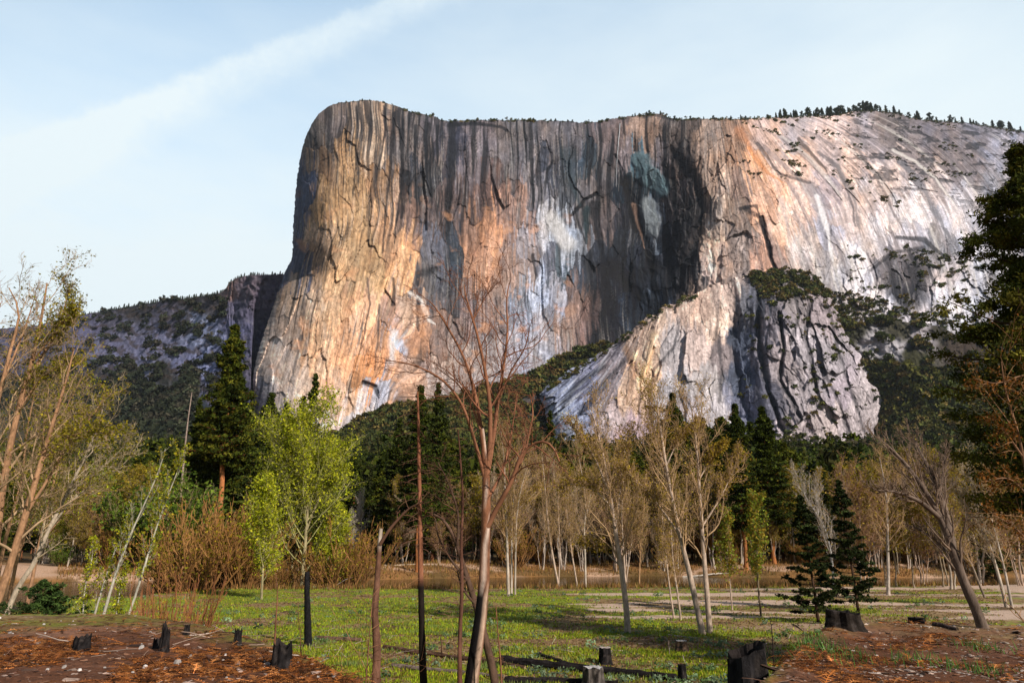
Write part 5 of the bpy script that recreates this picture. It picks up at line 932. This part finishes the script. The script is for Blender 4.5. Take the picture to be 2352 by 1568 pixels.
# ---------------------------------------------------------------- vegetation too fine to count
def pick(XY, P, poly_fn, n, rng):
    x, y = XY; m = poly_fn(x, y); ii = np.argwhere(m); sel = ii[rng.integers(0, len(ii), n)]; return P[sel[:, 0], sel[:, 1]]+rng.normal(size=(n, 3))*np.array([2.5, 2.5, .5])
def inpoly(x, y, poly):
    c = np.zeros(x.shape, bool); n = len(poly); j = n-1
    for i in range(n):
        xi, yi = poly[i]; xj, yj = poly[j]; c ^= ((yi > y) != (yj > y)) & (x < (xj-xi)*(y-yi)/(yj-yi+1e-9)+xi); j = i
    return c
SC = [(.055, .060, .018), (.040, .050, .016), (.075, .062, .024), (.030, .042, .016)]
def veg(name, XY, P, fn, n, r, rng, q=46, size=.5, cols=[tuple(1.7*np.array(c_)*np.array([1.1, 1, .8])) for c_ in SC], v=.3, flat=.9):
    Cn = pick(XY, P, fn, n, rng); rad = r*(.5+1.0*rng.random(n)**1.5); Cn[:, 2] += rad*.25; d = Cn-np.array([0, 0, EYE]); Cn = Cn-unit(d)*(rad*.6)[:, None]
    o = add(name, clumps(name, Cn, rad, q, size, cols, rng, v=v, flat=flat)); tag(o, kind='stuff'); return o
sl_open = lambda x, y: (fbm(x*.02, y*.035, 3, 601) > (.38-.9*sstep(800, 870, y-.12*(x-2000))-.35*sstep(770, 745, y))) | (y > 850)
veg('slope_wood', SL_XY, SL_P, lambda x, y: sl_open(x, y) & (y < 1180), 6200, 8.5, R0(501))
ta_open = lambda x, y: ~((fbm(x*.02+y*.012, y*.03, 3, 611) > .24) & (y > 960) & (x < 960)) & ~((fbm(x*.03, y*.03, 3, 613) > .25) & (x > 1180) & (y > 900))
veg('slope_scrub', TA_XY, TA_P, lambda x, y: ta_open(x, y) & (y < 1180), 5200, 7.5, R0(502))
ri_open = lambda x, y: (((y > 870+60*perlin(x*.012, 1., 5)) & (x < 450)) | ((fbm(x*.03, y*.05, 4, 621) > .18) & (x < 520) & (y < 900)))
veg('ridge_wood', RI_XY, RI_P, lambda x, y: ri_open(x, y) & (y < 1100) & (x < 600), 6000, 9., R0(503), q=26, size=.6, cols=[(.034, .040, .022), (.028, .036, .022), (.045, .042, .028)])
bu_fn = lambda x, y: inpoly(x, y, [(1715, 640), (1730, 622), (1790, 612), (1870, 628), (1890, 650), (1880, 700), (1830, 690), (1780, 705), (1740, 680)]) & (fbm(x*.05, y*.05, 3, 631) > -.15)
veg('ledge_scrub', BU_XY, BU_P, lambda x, y: bu_fn(x, y) | ((seg_dist(x, y, [(1240, 898), (1300, 860), (1400, 797), (1480, 740), (1560, 694), (1590, 684)])[0] < 10) & (fbm(x*.05, y*.05, 3, 633) > -.1)) | ((seg_dist(x, y, [(1905, 700), (1940, 800), (1860, 850), (1880, 920), (1840, 990), (1780, 1010)])[0] < 14) & (fbm(x*.06, y*.06, 3, 635) > .12)) | ((fbm(x*.05, y*.05, 4, 637) > .42) & (x > 1700)) | ((y > 1000) & (fbm(x*.05, y*.05, 4, 638) > .1)), 1500, 4.2, R0(504))
veg('crag_scrub', BU_XY, BU_P, lambda x, y: inpoly(x, y, [(1715, 640), (1730, 620), (1790, 608), (1870, 622), (1895, 650), (1900, 690), (1850, 672), (1800, 690), (1745, 668)]) & (fbm(x*.06, y*.06, 3, 632) > -.3), 420, 5.5, R0(509))
veg('cliff_scrub', CL_XY, CL_P, lambda x, y: ((seg_dist(x, y, [(1890, 700), (1960, 690), (2040, 720), (2120, 735), (2190, 735)])[0] < 18) & (fbm(x*.04, y*.04, 3, 641) > -.1)) | ((x > 1700) & (y < 420-.0*x) & (fbm(x*.014, (y-.12*x)*.07, 4, 643) > .33)) | (inpoly(x, y, [(2060, 590), (2120, 575), (2230, 600), (2215, 625), (2100, 610)]) & (fbm(x*.05, y*.05, 3, 645) > 0)) | ((seg_dist(x, y, [(1920, 400), (1990, 450), (2060, 470)])[0] < 9) & (fbm(x*.05, y*.05, 3, 647) > .1)) | ((x > 1950) & (y > 560) & (fbm(x*.03, y*.06, 4, 649) > .36)) | ((seg_dist(x, y, [(1895, 690), (2000, 735), (2100, 790)])[0] < 26)), 1900, 4.2, R0(505))
veg('rim_scrub', CL_XY, CL_P, lambda x, y: (y-np.interp(x, [q[0] for q in T_RIM], [q[1] for q in T_RIM]) < 5) & (x > 900) & (fbm(x*.03, 0*y, 3, 651) > -.25*sstep(1500, 1600, x)), 1100, 3.0, R0(506), q=20, size=.6)
# the dark wood that fills the valley side behind: one mass of pointed crowns
r5 = R0(507); n = 2300; a = -.85+1.75*r5.random(n); Y = 215+700*r5.random(n)**1.25; X = a*Y; Z = ground_z(X, Y); H = 22+16*r5.random(n)
lay = np.array([.25, .42, .58, .74, .9]); Cn = np.stack([np.repeat(X, 5), np.repeat(Y, 5), (Z[:, None]+H[:, None]*lay).ravel()], -1)+r5.normal(size=(5*n, 3))*.5; rad = (H[:, None]*np.array([.17, .16, .125, .09, .05])).ravel()
tag(add('valley_wood', clumps('valley_wood', Cn, rad, 17, .62, [PINE, PINE_D, (.05, .05, .012)], r5, flat=1.3, elong=1.6)), kind='stuff')
# ---------------------------------------------------------------- trees on the skyline
rimp = [conifer('rim_pine', 20., .3, R0(431), W=3.8, cb=.2, nb=34, tufts=4, q=6, tuft=1.0, leafs=1.9, cols=(PINE_D, (.03, .04, .02)), gap=.4, shape='cone'), conifer('rim_pine', 20., .35, R0(432), W=5.0, cb=.35, nb=26, tufts=5, q=6, tuft=1.2, leafs=2.0, cols=(PINE_D, (.03, .04, .02)), gap=.5, shape='round')]
ur = [False, False]
def rim_tree(px, h_px, k, lab, grp, XY=CL_XY, P=CL_P, row=2):
    global ur
    j = int(np.argmin(np.abs(XY[0][row]-px))); b = P[row, j].copy(); H = h_px*b[1]/F*1.02; s = H/20.
    b[1] += 4.; b[2] -= H*.12+1
    if not ur[k]: o = rimp[k]; o.location = b; o.scale = (s, s, s); o.rotation_euler = (0, 0, rg.random()*6); ur[k] = True
    else: o = copy_tree(rimp[k], b, rg.random()*6, (s, s, s))
    tag(o, lab, 'tree', grp)
rr_ = R0(440)
RL = [(750, 1000, 20, 11, 'tiny pine on the rounded top of the great cliff', 'tiny pines on the rounded top'), (1000, 1400, 30, 11, 'tiny pine on the level rim above the dark streaked wall', 'tiny pines on the level rim'), (1440, 1790, 24, 15, 'small scattered pine on the rim right of the waterfall', 'scattered pines on the rim right of the waterfall'),
      (1790, 2010, 44, 30, 'pine in the dense dark row on the crest at the right', 'dense row of pines on the crest'), (2010, 2352, 26, 26, 'scattered pine on the falling crest at the far right', 'scattered pines on the falling crest')]
for xa, xb, n, hh, lab, grp in RL:
    for j in range(n):
        rim_tree(xa+(xb-xa)*((j*.618+.05) % 1)+rr_.normal()*4, hh*(.5+.75*rr_.random()), int(rr_.random() < (.3 if hh > 25 else .55)), lab, grp)
for j in range(120):
    px = 185+475*((j*.618034) % 1)**.9
    rim_tree(px, 8+9*rr_.random(), 0, 'tiny pine on the skyline of the far left ridge', 'tiny pines along the far ridge', RI_XY, RI_P, 2)
# ---------------------------------------------------------------- stumps
rs = R0(701)
def stump(label, px, py, wpx, hpx, seed, name='tree_stump', cut=None, jag=.25, slant=0., flare=.35, Y=None, top=None, col=(.016, .014, .014), hollow=.35, cat='tree stump', group=None):
    r_ = R0(seed); b = hit(px, py) if Y is None else on_ground(px, Y); s = b[1]/F; R = wpx*s*.5; H = hpx*s
    if top is not None: v = (CY-top)/F; H = EYE+b[1]*(SP+v*CP)/(CP-v*SP)-b[2]
    ns, nr = 36, 12; th = np.linspace(0, 2*math.pi, ns, endpoint=False); rows = []; jag = jag*.36
    rad = 1+.16*perlin(np.cos(th)*1.6+seed, np.sin(th)*1.6, 3)*2+.07*perlin(np.cos(th)*6+seed, np.sin(th)*6, 4)
    top = H*(1+jag*perlin(np.cos(th)*2.2+seed*1.7, np.sin(th)*2.2, 5)*1.6+jag*.5*perlin(np.cos(th)*7+seed, np.sin(th)*7, 6)-slant*np.cos(th))
    for i in range(nr):
        t = i/(nr-1); fl = 1+flare*(1-t)**3*(1+.5*perlin(np.cos(th)*3+seed, np.sin(th)*3, 8)); q = R*rad*fl*(1-.12*t)*(1+.05*perlin(th*4, np.full(ns, t*5+seed), 9))
        rows.append(np.stack([q*np.cos(th), q*np.sin(th), -.15+(top+.15)*t], -1))
    out = np.concatenate(rows); F1 = []
    for i in range(nr-1):
        j = np.arange(ns); a = i*ns+j; b2 = i*ns+(j+1) % ns; F1.append(np.stack([a, b2, b2+ns, a+ns], 1))
    Vs = out; z = Vs[:, 2]/max(H, .01); c = np.array(col)[None]*np.exp(.9*perlin(Vs[:, 0]/R*3+seed, z*2.5, 11))[:, None]
    c = np.where((perlin(Vs[:, 0]/R*2+seed*3, z*3+Vs[:, 1]/R, 12) > .32)[:, None], np.array([[.040, .033, .030]]), c)
    root = empty(name, b); tag(root, label, cat, group)
    add('bark', mesh_np('bark', Vs, np.concatenate(F1), [char_m], c, smooth=False), root)
    # the broken or sawn top
    rim = rows[-1]; ks = [1, .85, .6, .3, .04]; tp = [rim*np.array([k, k, 1])+np.array([0, 0, 0]) for k in ks]
    for k, q in zip(ks, tp):
        q[:, 2] = (rim[:, 2] if cut is not None else rim[:, 2]*k+(1-k)*rim[:, 2].min()) - hollow*H*(1-k)**.7*(0 if cut is not None else 1) + .01*R*r_.normal(size=ns)
        if cut is not None: q[:, 2] = rim[:, 2]*k+(1-k)*rim[:, 2].mean()+.01
    Vt = np.concatenate(tp); Ft = []
    for i in range(len(ks)-1):
        j = np.arange(ns); a = i*ns+j; b2 = i*ns+(j+1) % ns; Ft.append(np.stack([a, b2, b2+ns, a+ns], 1))
    Vt = Vt+np.array([0, 0, .004]); ct = np.array(cut if cut is not None else (.03, .024, .022))[None]*np.exp(.35*perlin(np.hypot(Vt[:, 0], Vt[:, 1])/R*9, Vt[:, 0]/R*2, 13))[:, None]
    add('cut_top' if cut is not None else 'broken_top', mesh_np('top', Vt, np.concatenate(Ft), [char_m if cut is None else bark_m], ct), root)
    return root
CUTC = (.42, .35, .31)
stump('low charred stump on the left mound, leftmost of the burnt ones', 187, 1492, 36, 26, 711, jag=.5)
stump('small burnt stump beside the pointed one on the left mound', 358, 1488, 15, 20, 712, jag=.5)
stump('pointed black burnt snag stump on the left mound', 376, 1496, 17, 46, 713, jag=.6, flare=.8, slant=.2)
stump('small dark stump under the orange willow on the left mound', 428, 1458, 13, 20, 714, jag=.4)
stump('narrow black stump near the right end of the left mound', 553, 1476, 15, 28, 715, jag=.5, Y=15.2)
stump('broad black jagged stump at the lower right end of the left mound', 655, 1530, 42, 50, 716, jag=.5, Y=12.6, top=1478)
stump('large black slanting stump cut off by the bottom edge, right of the burnt log', 1706, 1570, 98, 84, 717, jag=.05, slant=-.10, Y=12.5, top=1492, col=(.022, .020, .021), flare=.15)
stump('big wide blackened stump with torn brown wood on the crest of the right mound', 1932, 1450, 70, 48, 718, jag=.25, slant=.12, Y=17.2, top=1404, col=(.022, .017, .014), hollow=.5)
stump('small low hollow stump on the right mound beyond the big one', 2102, 1428, 34, 13, 719, jag=.2, Y=19., hollow=.6)
stump('black stump with a grey sawn top in the meadow behind the burnt log', 1391, 1524, 30, 32, 720, cut=CUTC, jag=.06)
stump('pale sawn stump with brown bark at the right of the meadow', 1566, 1494, 24, 20, 721, cut=(.55, .5, .46), jag=.06, col=(.12, .075, .05))
stump('stump with a pale grey crumbling top at the bottom edge', 1363, 1580, 42, 40, 722, cut=(.40, .38, .37), jag=.12, col=(.10, .085, .075))
stump('small black post stump at the end of the burnt log', 1568, 1562, 20, 30, 723, jag=.2)
# ---------------------------------------------------------------- logs
def log(label, a, b, r0, r1, seed, col, name='fallen_log', bend=0., lift=.6, mat=None, cat='log', group=None, brk=0, Ya=None, Yb=None):
    r_ = R0(seed); A = hit(*a) if Ya is None else on_ground(a[0], Ya); B_ = hit(*b) if Yb is None else on_ground(b[0], Yb); n = 22; t = np.linspace(0, 1, n)[:, None]; P = A*(1-t)+B_*t
    L = np.linalg.norm(B_-A); side_ = np.array([-(B_-A)[1], (B_-A)[0], 0])/L; P = P+side_*(bend*L*np.sin(t*math.pi)+.02*L*np.cumsum(r_.normal(size=(n, 1)), 0)*.2)
    R = np.linspace(r0, r1, n); zg = ground_z(P[:, 0], P[:, 1]); P[:, 2] = np.maximum(zg, P[:, 2]*.5+zg*.5)+R*lift
    V, Fq = tubes(P[None], R[None]*(1+.08*r_.normal(size=(1, n))), 10, .06); acc = Acc(); acc.add(V, Fq, barkcol(col, V, r_, 2., .6))
    for k, e in ((0, 0), (1, n-1)):
        c = P[e]; ring = np.arange(10)+e*10; Vc = np.vstack([V[ring], c[None]]); Fc = np.stack([np.arange(10), (np.arange(10)+1) % 10, np.full(10, 10)], 1); acc.add(Vc, Fc, np.array([.30, .2, .12]) if sum(col) > .15 else np.array([.05, .035, .025]))
    if brk:
        P2, R2 = grow(P[None], R[None], brk, .1, .95, 1.0, .18, r_, rr=.3, n=5, up=.1, wob=.2, rmin=.01); V, Fq = tubes(P2, R2, 4); acc.add(V, Fq, barkcol(col, V, r_))
    o = add(name, acc.mesh(name, [mat or char_m], False)); tag(o, label, cat, group); return o
log('long black burnt log lying across the bottom of the meadow', (1150, 1524), (1555, 1562), .24, .17, 731, (.016, .013, .013))
log('second black log below the long one at the bottom edge', (1160, 1566), (1420, 1572), .15, .12, 732, (.02, .016, .015))
log('thin black log running to the burnt log from the upper left', (1238, 1506), (1345, 1540), .12, .07, 733, (.018, .014, .013))
log('brown log from the broken snag past the tall poles to the split tree', (880, 1490), (1210, 1536), .15, .10, 734, (.10, .055, .035), brk=6)
log('grey log half hidden in grass behind the tall poles', (900, 1532), (1160, 1556), .12, .09, 735, (.16, .12, .10))
log('brown log lying right of the charred post', (724, 1470), (828, 1474), .17, .13, 736, (.15, .09, .06), brk=5)
log('pale fallen trunk reaching over the water at the right', (1568, 1332), (1675, 1322), .16, .09, 737, (.55, .48, .4), mat=bark_m, brk=4, lift=3.)
log('thin pale log on the far bank left of the dead poles', (865, 1316), (1000, 1312), .14, .08, 738, (.5, .4, .3), mat=bark_m, brk=4, Ya=126, Yb=126)
log('white driftwood stick near the bank left of the charred post', (752, 1352), (715, 1344), .09, .05, 739, (.5, .45, .4), mat=bark_m, brk=5)
log('short dark log on the right mound near the low hollow stump', (2140, 1432), (2192, 1440), .06, .04, 740, (.05, .035, .03), Ya=18.2, Yb=17.5)
log('broken branch on the ground left of the big blackened stump', (1822, 1434), (1846, 1450), .06, .03, 741, (.10, .07, .05), brk=6)
log('brown crooked branch in the grass in front of the pale clump', (1237, 1505), (1260, 1480), .06, .03, 742, (.2, .11, .07), brk=6)
log('pale forked branch lying before the two meeting trunks', (1720, 1490), (1765, 1476), .05, .02, 743, (.5, .42, .35), mat=bark_m, brk=6)
log('bleached branch lying left of the sawn black stump', (1375, 1494), (1440, 1496), .05, .03, 744, (.45, .33, .25), mat=bark_m, brk=6)
#log('fallen dry branches at the foot of the left mound', (585, 1462), (640, 1470), .04, .02, 745, (.4, .3, .22), mat=bark_m, brk=5, Ya=27, Yb=28)
log('slender pale branch on the grass left of the meeting trunks', (1535, 1458), (1600, 1466), .05, .03, 746, (.5, .4, .32), mat=bark_m, brk=4)
# ---------------------------------------------------------------- grass and litter
def scatter(n, a0, a1, y0, y1, rng, pw=2.):
    """points on the ground, spread evenly over the picture rather than over the land"""
    u = rng.random(n); Y = 1/(1/y0+(1/y1-1/y0)*u); X = (a0+(a1-a0)*rng.random(n))*Y
    return np.stack([X, Y, ground_z(X, Y)], -1)
def on_mound(P):
    a = P[:, 0]/P[:, 1]; return P[:, 1] < _crest(a)[0]*1.12+.5*perlin(P[:, 0]*.6, P[:, 1]*.6, 3)
def blades(C, h, w, cols, rng, lean=.5, name='grass'):
    n = len(C); az = rng.random(n)*6.28; d = np.stack([np.cos(az), np.sin(az), 0*az], -1); s = np.stack([-np.sin(az), np.cos(az), 0*az], -1); h = np.broadcast_to(h, (n,))*(.5+.9*rng.random(n)); w = np.broadcast_to(w, (n,))
    tip = C+d*(h*lean*rng.random(n))[:, None]+np.array([0, 0, 1])*h[:, None]
    V = np.stack([C-s*w[:, None]*.5, C+s*w[:, None]*.5, tip], 1).reshape(-1, 3); return V, np.arange(3*n).reshape(-1, 3), np.repeat(cols, 3, 0)
grass_m = mat_attr('grass_blades', .8, 1.2, .25, 0, None, (1, 1, 1), .04, trans=.3)
P = scatter(150000, -.62, .66, 27, 100, rs); P = P[~on_mound(P) & (P[:, 2] > -.45)]
gn = fbm(P[:, 0]*.13, P[:, 1]*.22, 4, 20)*.8+.3*fbm(P[:, 0]*.7, P[:, 1]*1.2, 3, 24)+.5*np.clip(P[:, 0]/P[:, 1], -.1, .5)-.02
keep = rs.random(len(P)) > np.maximum(sstep(-.05, .28, gn)*.92, .97*sand_mask(P[:, 0], P[:, 1])); P = P[keep]; n = len(P)
gc = np.array([[.26, .33, .018], [.32, .39, .022], [.19, .25, .02], [.34, .27, .04]])[rs.integers(0, 4, n)]*np.exp(.25*rs.normal(size=(n, 1)))
sage = .6*sstep(.22, .42, fbm(P[:, 0]*.32, P[:, 1]*.65, 3, 711))[:, None]; gc = gc*(1-sage)+np.array([.15, .22, .10])*sage*np.exp(.2*rs.normal(size=(n, 1)))
V, Fc, c = blades(P, .13*(1+.8*sage[:, 0]), .05+.0008*P[:, 1], gc, rs); tag(add('meadow_grass', mesh_np('meadow_grass', V, Fc, [grass_m], c)), kind='stuff')
# sage green clumps of young herbs
P = scatter(2600, -.62, .66, 27, 92, rs); P = P[~on_mound(P) & (P[:, 2] > -.4)]; P = P[fbm(P[:, 0]*.2, P[:, 1]*.45, 3, 711) > .2]
tag(add('meadow_herbs', clumps('meadow_herbs', P, .16+.22*rs.random(len(P)), 26, .35, [(.15, .22, .12), (.12, .19, .07), (.18, .24, .14)], rs, mat=grass_m, flat=1.1)), kind='stuff')
# dry leaves and dead stalks on the meadow
P = scatter(70000, -.62, .66, 27, 100, rs); P = P[~on_mound(P) & (P[:, 2] > -.45)]; gn = fbm(P[:, 0]*.13, P[:, 1]*.22, 4, 20)*.8+.5*np.clip(P[:, 0]/P[:, 1], -.1, .5)+.25*fbm(P[:, 0]*1.1, P[:, 1]*1.7, 3, 91)
P = P[rs.random(len(P)) < (.12+.75*sstep(-.02, .2, gn))*(1-.95*sand_mask(P[:, 0], P[:, 1]))]; P[:, 2] += .02; n = len(P); V, Fc = leaves(P, .07+.0010*P[:, 1], rs, 1.6); V[:, 2] = np.repeat(P[:, 2], 3)+(V[:, 2]-np.repeat(P[:, 2], 3))*.5+.01
lc = np.array([[.26, .15, .07], [.20, .11, .05], [.30, .19, .10], [.14, .08, .045]])[rs.integers(0, 4, n)]*np.exp(.25*rs.normal(size=(n, 1)))
tag(add('dry_leaves', mesh_np('dry_leaves', V, Fc, [leaf_m], np.repeat(lc, 3, 0))), kind='stuff')
# dead bracken over the mounds: arching ribs with rows of narrow leaflets
def bracken(name, n, a0, a1, y0, y1, rng, cols, Lm=.30, dens=None):
    P = scatter(n, a0, a1, y0, y1, rng); P = P[on_mound(P)]
    if dens is not None: P = P[dens(P)]
    n = len(P); az = rng.random(n)*6.28; L = Lm*(.5+rng.random(n)); el = .75*rng.random(n)**2.; d = np.stack([np.cos(az)*np.cos(el), np.sin(az)*np.cos(el), np.sin(el)], -1)
    pts = [P+np.array([0, 0, .01])]; pos = pts[0]
    for k in range(5): d = unit(d+np.array([0, 0, -.20])+.12*rng.normal(size=d.shape)); pos = pos+d*(L/5)[:, None]; pos = pos.copy(); pos[:, 2] = np.maximum(pos[:, 2], ground_z(pos[:, 0], pos[:, 1])+.006); pts.append(pos)
    Q = np.stack(pts, 1); R = np.linspace(.0045, .002, 6)[None]*np.ones((n, 1)); V, Fq = tubes(Q, R, 3); acc = Acc(); cc = np.asarray(cols)[rng.integers(0, len(cols), n)]*np.exp(.35*rng.normal(size=(n, 1))); acc.add(V, Fq, np.repeat(cc, 18, 0))
    m = 9; t = np.linspace(.2, .98, m); f = t*4.99; i = f.astype(int); fr = (f-i)[None, :, None]; B = Q[:, i]*(1-fr)+Q[:, i+1]*fr; T = unit(Q[:, i+1]-Q[:, i]); S = unit(np.cross(T, np.array([0, 0, 1.])))
    for sg in (-1, 1):
        ln = (L[:, None]*.26*(1-.7*t)[None])[..., None]*(.6+.8*rng.random((n, m, 1))); tipv = B+S*sg*ln+T*ln*.4+rng.normal(size=B.shape)*.012; tipv[..., 2] = np.maximum(tipv[..., 2], B[..., 2]-.03)
        Vv = np.stack([B-T*.010, B+T*.010, tipv], 2).reshape(-1, 3); acc.add(Vv, np.arange(len(Vv)).reshape(-1, 3), np.repeat(cc, 3*m, 0))
    o = add(name, acc.mesh(name, [leaf_m])); tag(o, kind='stuff')
RC = [(.42, .15, .035), (.28, .10, .03), (.16, .06, .025), (.52, .22, .07), (.09, .04, .02)]
bracken('dead_bracken', 15000, -.80, -.15, 7.2, 22, rs, RC, dens=lambda P: (fbm(P[:, 0]*.5, P[:, 1]*.5, 3, 731) > -.12) & ((P[:, 1] < 15.5) | (rs.random(len(P)) < .25)))
bracken('dead_fern', 9000, .15, .80, 7.2, 20, rs, RC, dens=lambda P: (fbm(P[:, 0]*.5, P[:, 1]*.5, 3, 733)-.9*np.clip(P[:, 0]/P[:, 1]-.42, 0, 1) > -.05))
def chips(name, n, a0, a1, y0, y1, rng, cols, size, dens=None, el=1.8, flat=.25):
    P = scatter(n, a0, a1, y0, y1, rng); P = P[on_mound(P)]
    if dens is not None: P = P[dens(P)]
    n = len(P); s = size*np.exp(.55*rng.normal(size=n)); az = rng.random(n)*6.28; a = np.stack([np.cos(az), np.sin(az), .15*rng.normal(size=n)], -1)*(s*el*.5)[:, None]; b = np.stack([-np.sin(az), np.cos(az), .25*rng.normal(size=n)], -1)*(s*.5)[:, None]; u = np.array([0, 0, 1])*(s*flat)[:, None]; P = P+u*.3
    V = np.stack([P-a-b*.8, P+a*.8-b, P+a+b*.7, P-a*.9+b, P-a*.7-b*.5+u, P+a*.5-b*.7+u, P+a*.7+b*.5+u, P-a*.6+b*.6+u], 1).reshape(-1, 3); base = (np.arange(n)*8)[:, None]
    Fq = np.concatenate([base+np.array([q]) for q in ([4, 5, 6, 7], [0, 1, 5, 4], [1, 2, 6, 5], [2, 3, 7, 6], [3, 0, 4, 7])]); cc = np.asarray(cols)[rng.integers(0, len(cols), n)]*np.exp(.25*rng.normal(size=(n, 1)))
    tag(add(name, mesh_np(name, V, Fq, [bark_m], np.repeat(cc, 8, 0))), kind='stuff')
chips('wood_chips', 12000, .28, .80, 7.5, 21, rs, [(.34, .26, .21), (.24, .15, .10), (.42, .34, .29), (.14, .08, .06)], .028, flat=.12, dens=lambda P: rs.random(len(P)) < .12+1.0*sstep(.35, .6, P[:, 0]/P[:, 1])*sstep(-.1, .25, fbm(P[:, 0]*.5, P[:, 1]*.8, 3, 741)))
chips('bark_litter', 9000, -.80, .80, 7.2, 22, rs, [(.10, .05, .035), (.20, .10, .06), (.05, .03, .022), (.35, .25, .2)], .026, el=2.4, flat=.15)
chips('pebbles', 160, -.80, -.2, 7.2, 20, rs, [(.40, .36, .33), (.5, .46, .43)], .028, el=1.2, flat=.6)
# fallen twigs, on mounds and meadow
def sticks(name, P, rng, L, r, cols):
    n = len(P); az = rng.random(n)*6.28; el = .35*rng.random(n)**2; d = np.stack([np.cos(az)*np.cos(el), np.sin(az)*np.cos(el), np.sin(el)], -1); L = L*np.exp(np.clip(.5*rng.normal(size=n), -1, .55)); pts = [P+np.array([0, 0, .01])]; pos = pts[0]
    for k in range(4): d = unit(d+.16*rng.normal(size=d.shape)*np.array([1, 1, .4])); pos = pos+d*(L/4)[:, None]; pos = pos.copy(); pos[:, 2] = np.maximum(pos[:, 2], ground_z(pos[:, 0], pos[:, 1])+.008); pts.append(pos)
    Q = np.stack(pts, 1); R = r*np.linspace(1, .5, 5)[None]*(.6+.8*rng.random((n, 1))); V, Fq = tubes(Q, R, 4); cc = np.asarray(cols)[rng.integers(0, len(cols), n)]
    tag(add(name, mesh_np(name, V, Fq, [twig_m], np.repeat(cc, 20, 0))), kind='stuff')
SCc = [(.36, .26, .2), (.22, .12, .08), (.12, .07, .05), (.48, .4, .34)]
P = scatter(420, -.8, .8, 7.5, 20, rs); sticks('mound_twigs', P[on_mound(P)], rs, .22, .005, SCc[:3])
P = scatter(2600, -.6, .65, 25, 80, rs); P = P[(P[:, 2] > -.4) & ~on_mound(P)]; P = P[fbm(P[:, 0]*.15, P[:, 1]*.3, 3, 751) > -.05]; sticks('fallen_twigs', P, rs, .6, .014, SCc)
# brush piles and dry stalks between mound and meadow
P = np.concatenate([hit(px, py)[None]+rs.normal(size=(40, 3))*np.array([1.6, 1.2, .05]) for px, py in ((600, 1470), (640, 1480), (740, 1488), (800, 1470), (850, 1500), (930, 1500), (1250, 1500), (1390, 1500), (1500, 1470), (560, 1462))]); P[:, 2] = ground_z(P[:, 0], P[:, 1]); sticks('brush_piles', P, rs, .7, .011, SCc)
# dry grass and herbs along both banks of the river
P = scatter(60000, -.62, .66, 84, 150, rs); rfv = river_far(P[:, 0]); rnv = river_near(P[:, 0]); m = ((P[:, 1] > rfv-1) & (P[:, 1] < rfv+26)) | ((P[:, 1] > rnv-4) & (P[:, 1] < rnv+2)); P = P[m & (P[:, 2] > -.7)]; n = len(P)
bc = np.array([[.26, .13, .045], [.20, .11, .04], [.18, .14, .03], [.34, .20, .08]])[rs.integers(0, 4, n)]*np.exp(.3*rs.normal(size=(n, 1))); V, Fc, c = blades(P, .55, .14, bc*1.1, rs); tag(add('bank_grass', mesh_np('bank_grass', V, Fc, [grass_m], c)), kind='stuff')
# a few green tufts on the right mound
P = np.concatenate([on_ground(px, Y)[None]+rs.normal(size=(90, 3))*np.array([.28, .35, 0]) for px, Y in ((1895, 14.), (1830, 15.5), (2240, 14.5), (2215, 12.), (2080, 13.), (1930, 13.), (1800, 14.5))]); P[:, 2] = ground_z(P[:, 0], P[:, 1]); n = len(P)
V, Fc, c = blades(P, .16, .02, np.array([.10, .20, .045])*np.exp(.3*rs.normal(size=(n, 1))), rs, 1.2); tag(add('mound_grass', mesh_np('mound_grass', V, Fc, [grass_m], c)), kind='stuff')
# ---------------------------------------------------------------- the waterfall
wf = [(1424, 284), (1423, 300), (1421, 320), (1419, 345), (1417, 372), (1416, 400), (1416, 430)]
q = smooth_line(wf, 30); Dn = np.array([CL_P[np.unravel_index(np.argmin((CL_XY[0]-a)**2+(CL_XY[1]-b_)**2), CL_XY[0].shape)][1] for a, b_ in q]); Pw = at(q[:, 0], q[:, 1], Dn-3.0)
Rw = np.interp(np.linspace(0, 1, 30), [0, .25, .5, 1], [.7, 1.0, .7, .25]); V, Fq = tubes(Pw[None], Rw[None], 6, .25)
o = add('waterfall', mesh_np('waterfall', V, Fq, [mat_attr('white_water', .6, .3, .2)], np.array([.5, .54, .58]), smooth=True)); tag(o, 'thin white waterfall dropping down the dark cleft of the great cliff', 'waterfall')
# ---------------------------------------------------------------- the air of the valley
m, nd_, lk_ = nt('valley_air'); o_ = N(nd_, 'ShaderNodeOutputMaterial'); v_ = N(nd_, 'ShaderNodeVolumePrincipled'); v_.inputs['Density'].default_value = .000022; v_.inputs['Color'].default_value = (.78, .87, 1, 1); v_.inputs['Anisotropy'].default_value = .2
lk_.new(v_.outputs[0], o_.inputs['Volume'])
x0, x1, y0, y1, z0, z1 = -9500., 9500., -9500., 9500., -5., 1700.
zt = float(max(CL_P[..., 2].max(), RI_P[..., 2].max(), ground_z(0, 9000.)))+60; z1 = zt
Vb = np.array([[x0,y0,z0],[x1,y0,z0],[x1,y1,z0],[x0,y1,z0],[x0,y0,z1],[x1,y0,z1],[x1,y1,z1],[x0,y1,z1]])
hz = add('haze', mesh_np('haze', Vb, np.array([[3,2,1,0],[4,5,6,7],[0,1,5,4],[1,2,6,5],[2,3,7,6],[3,0,4,7]]), [m])); tag(hz, kind='stuff')
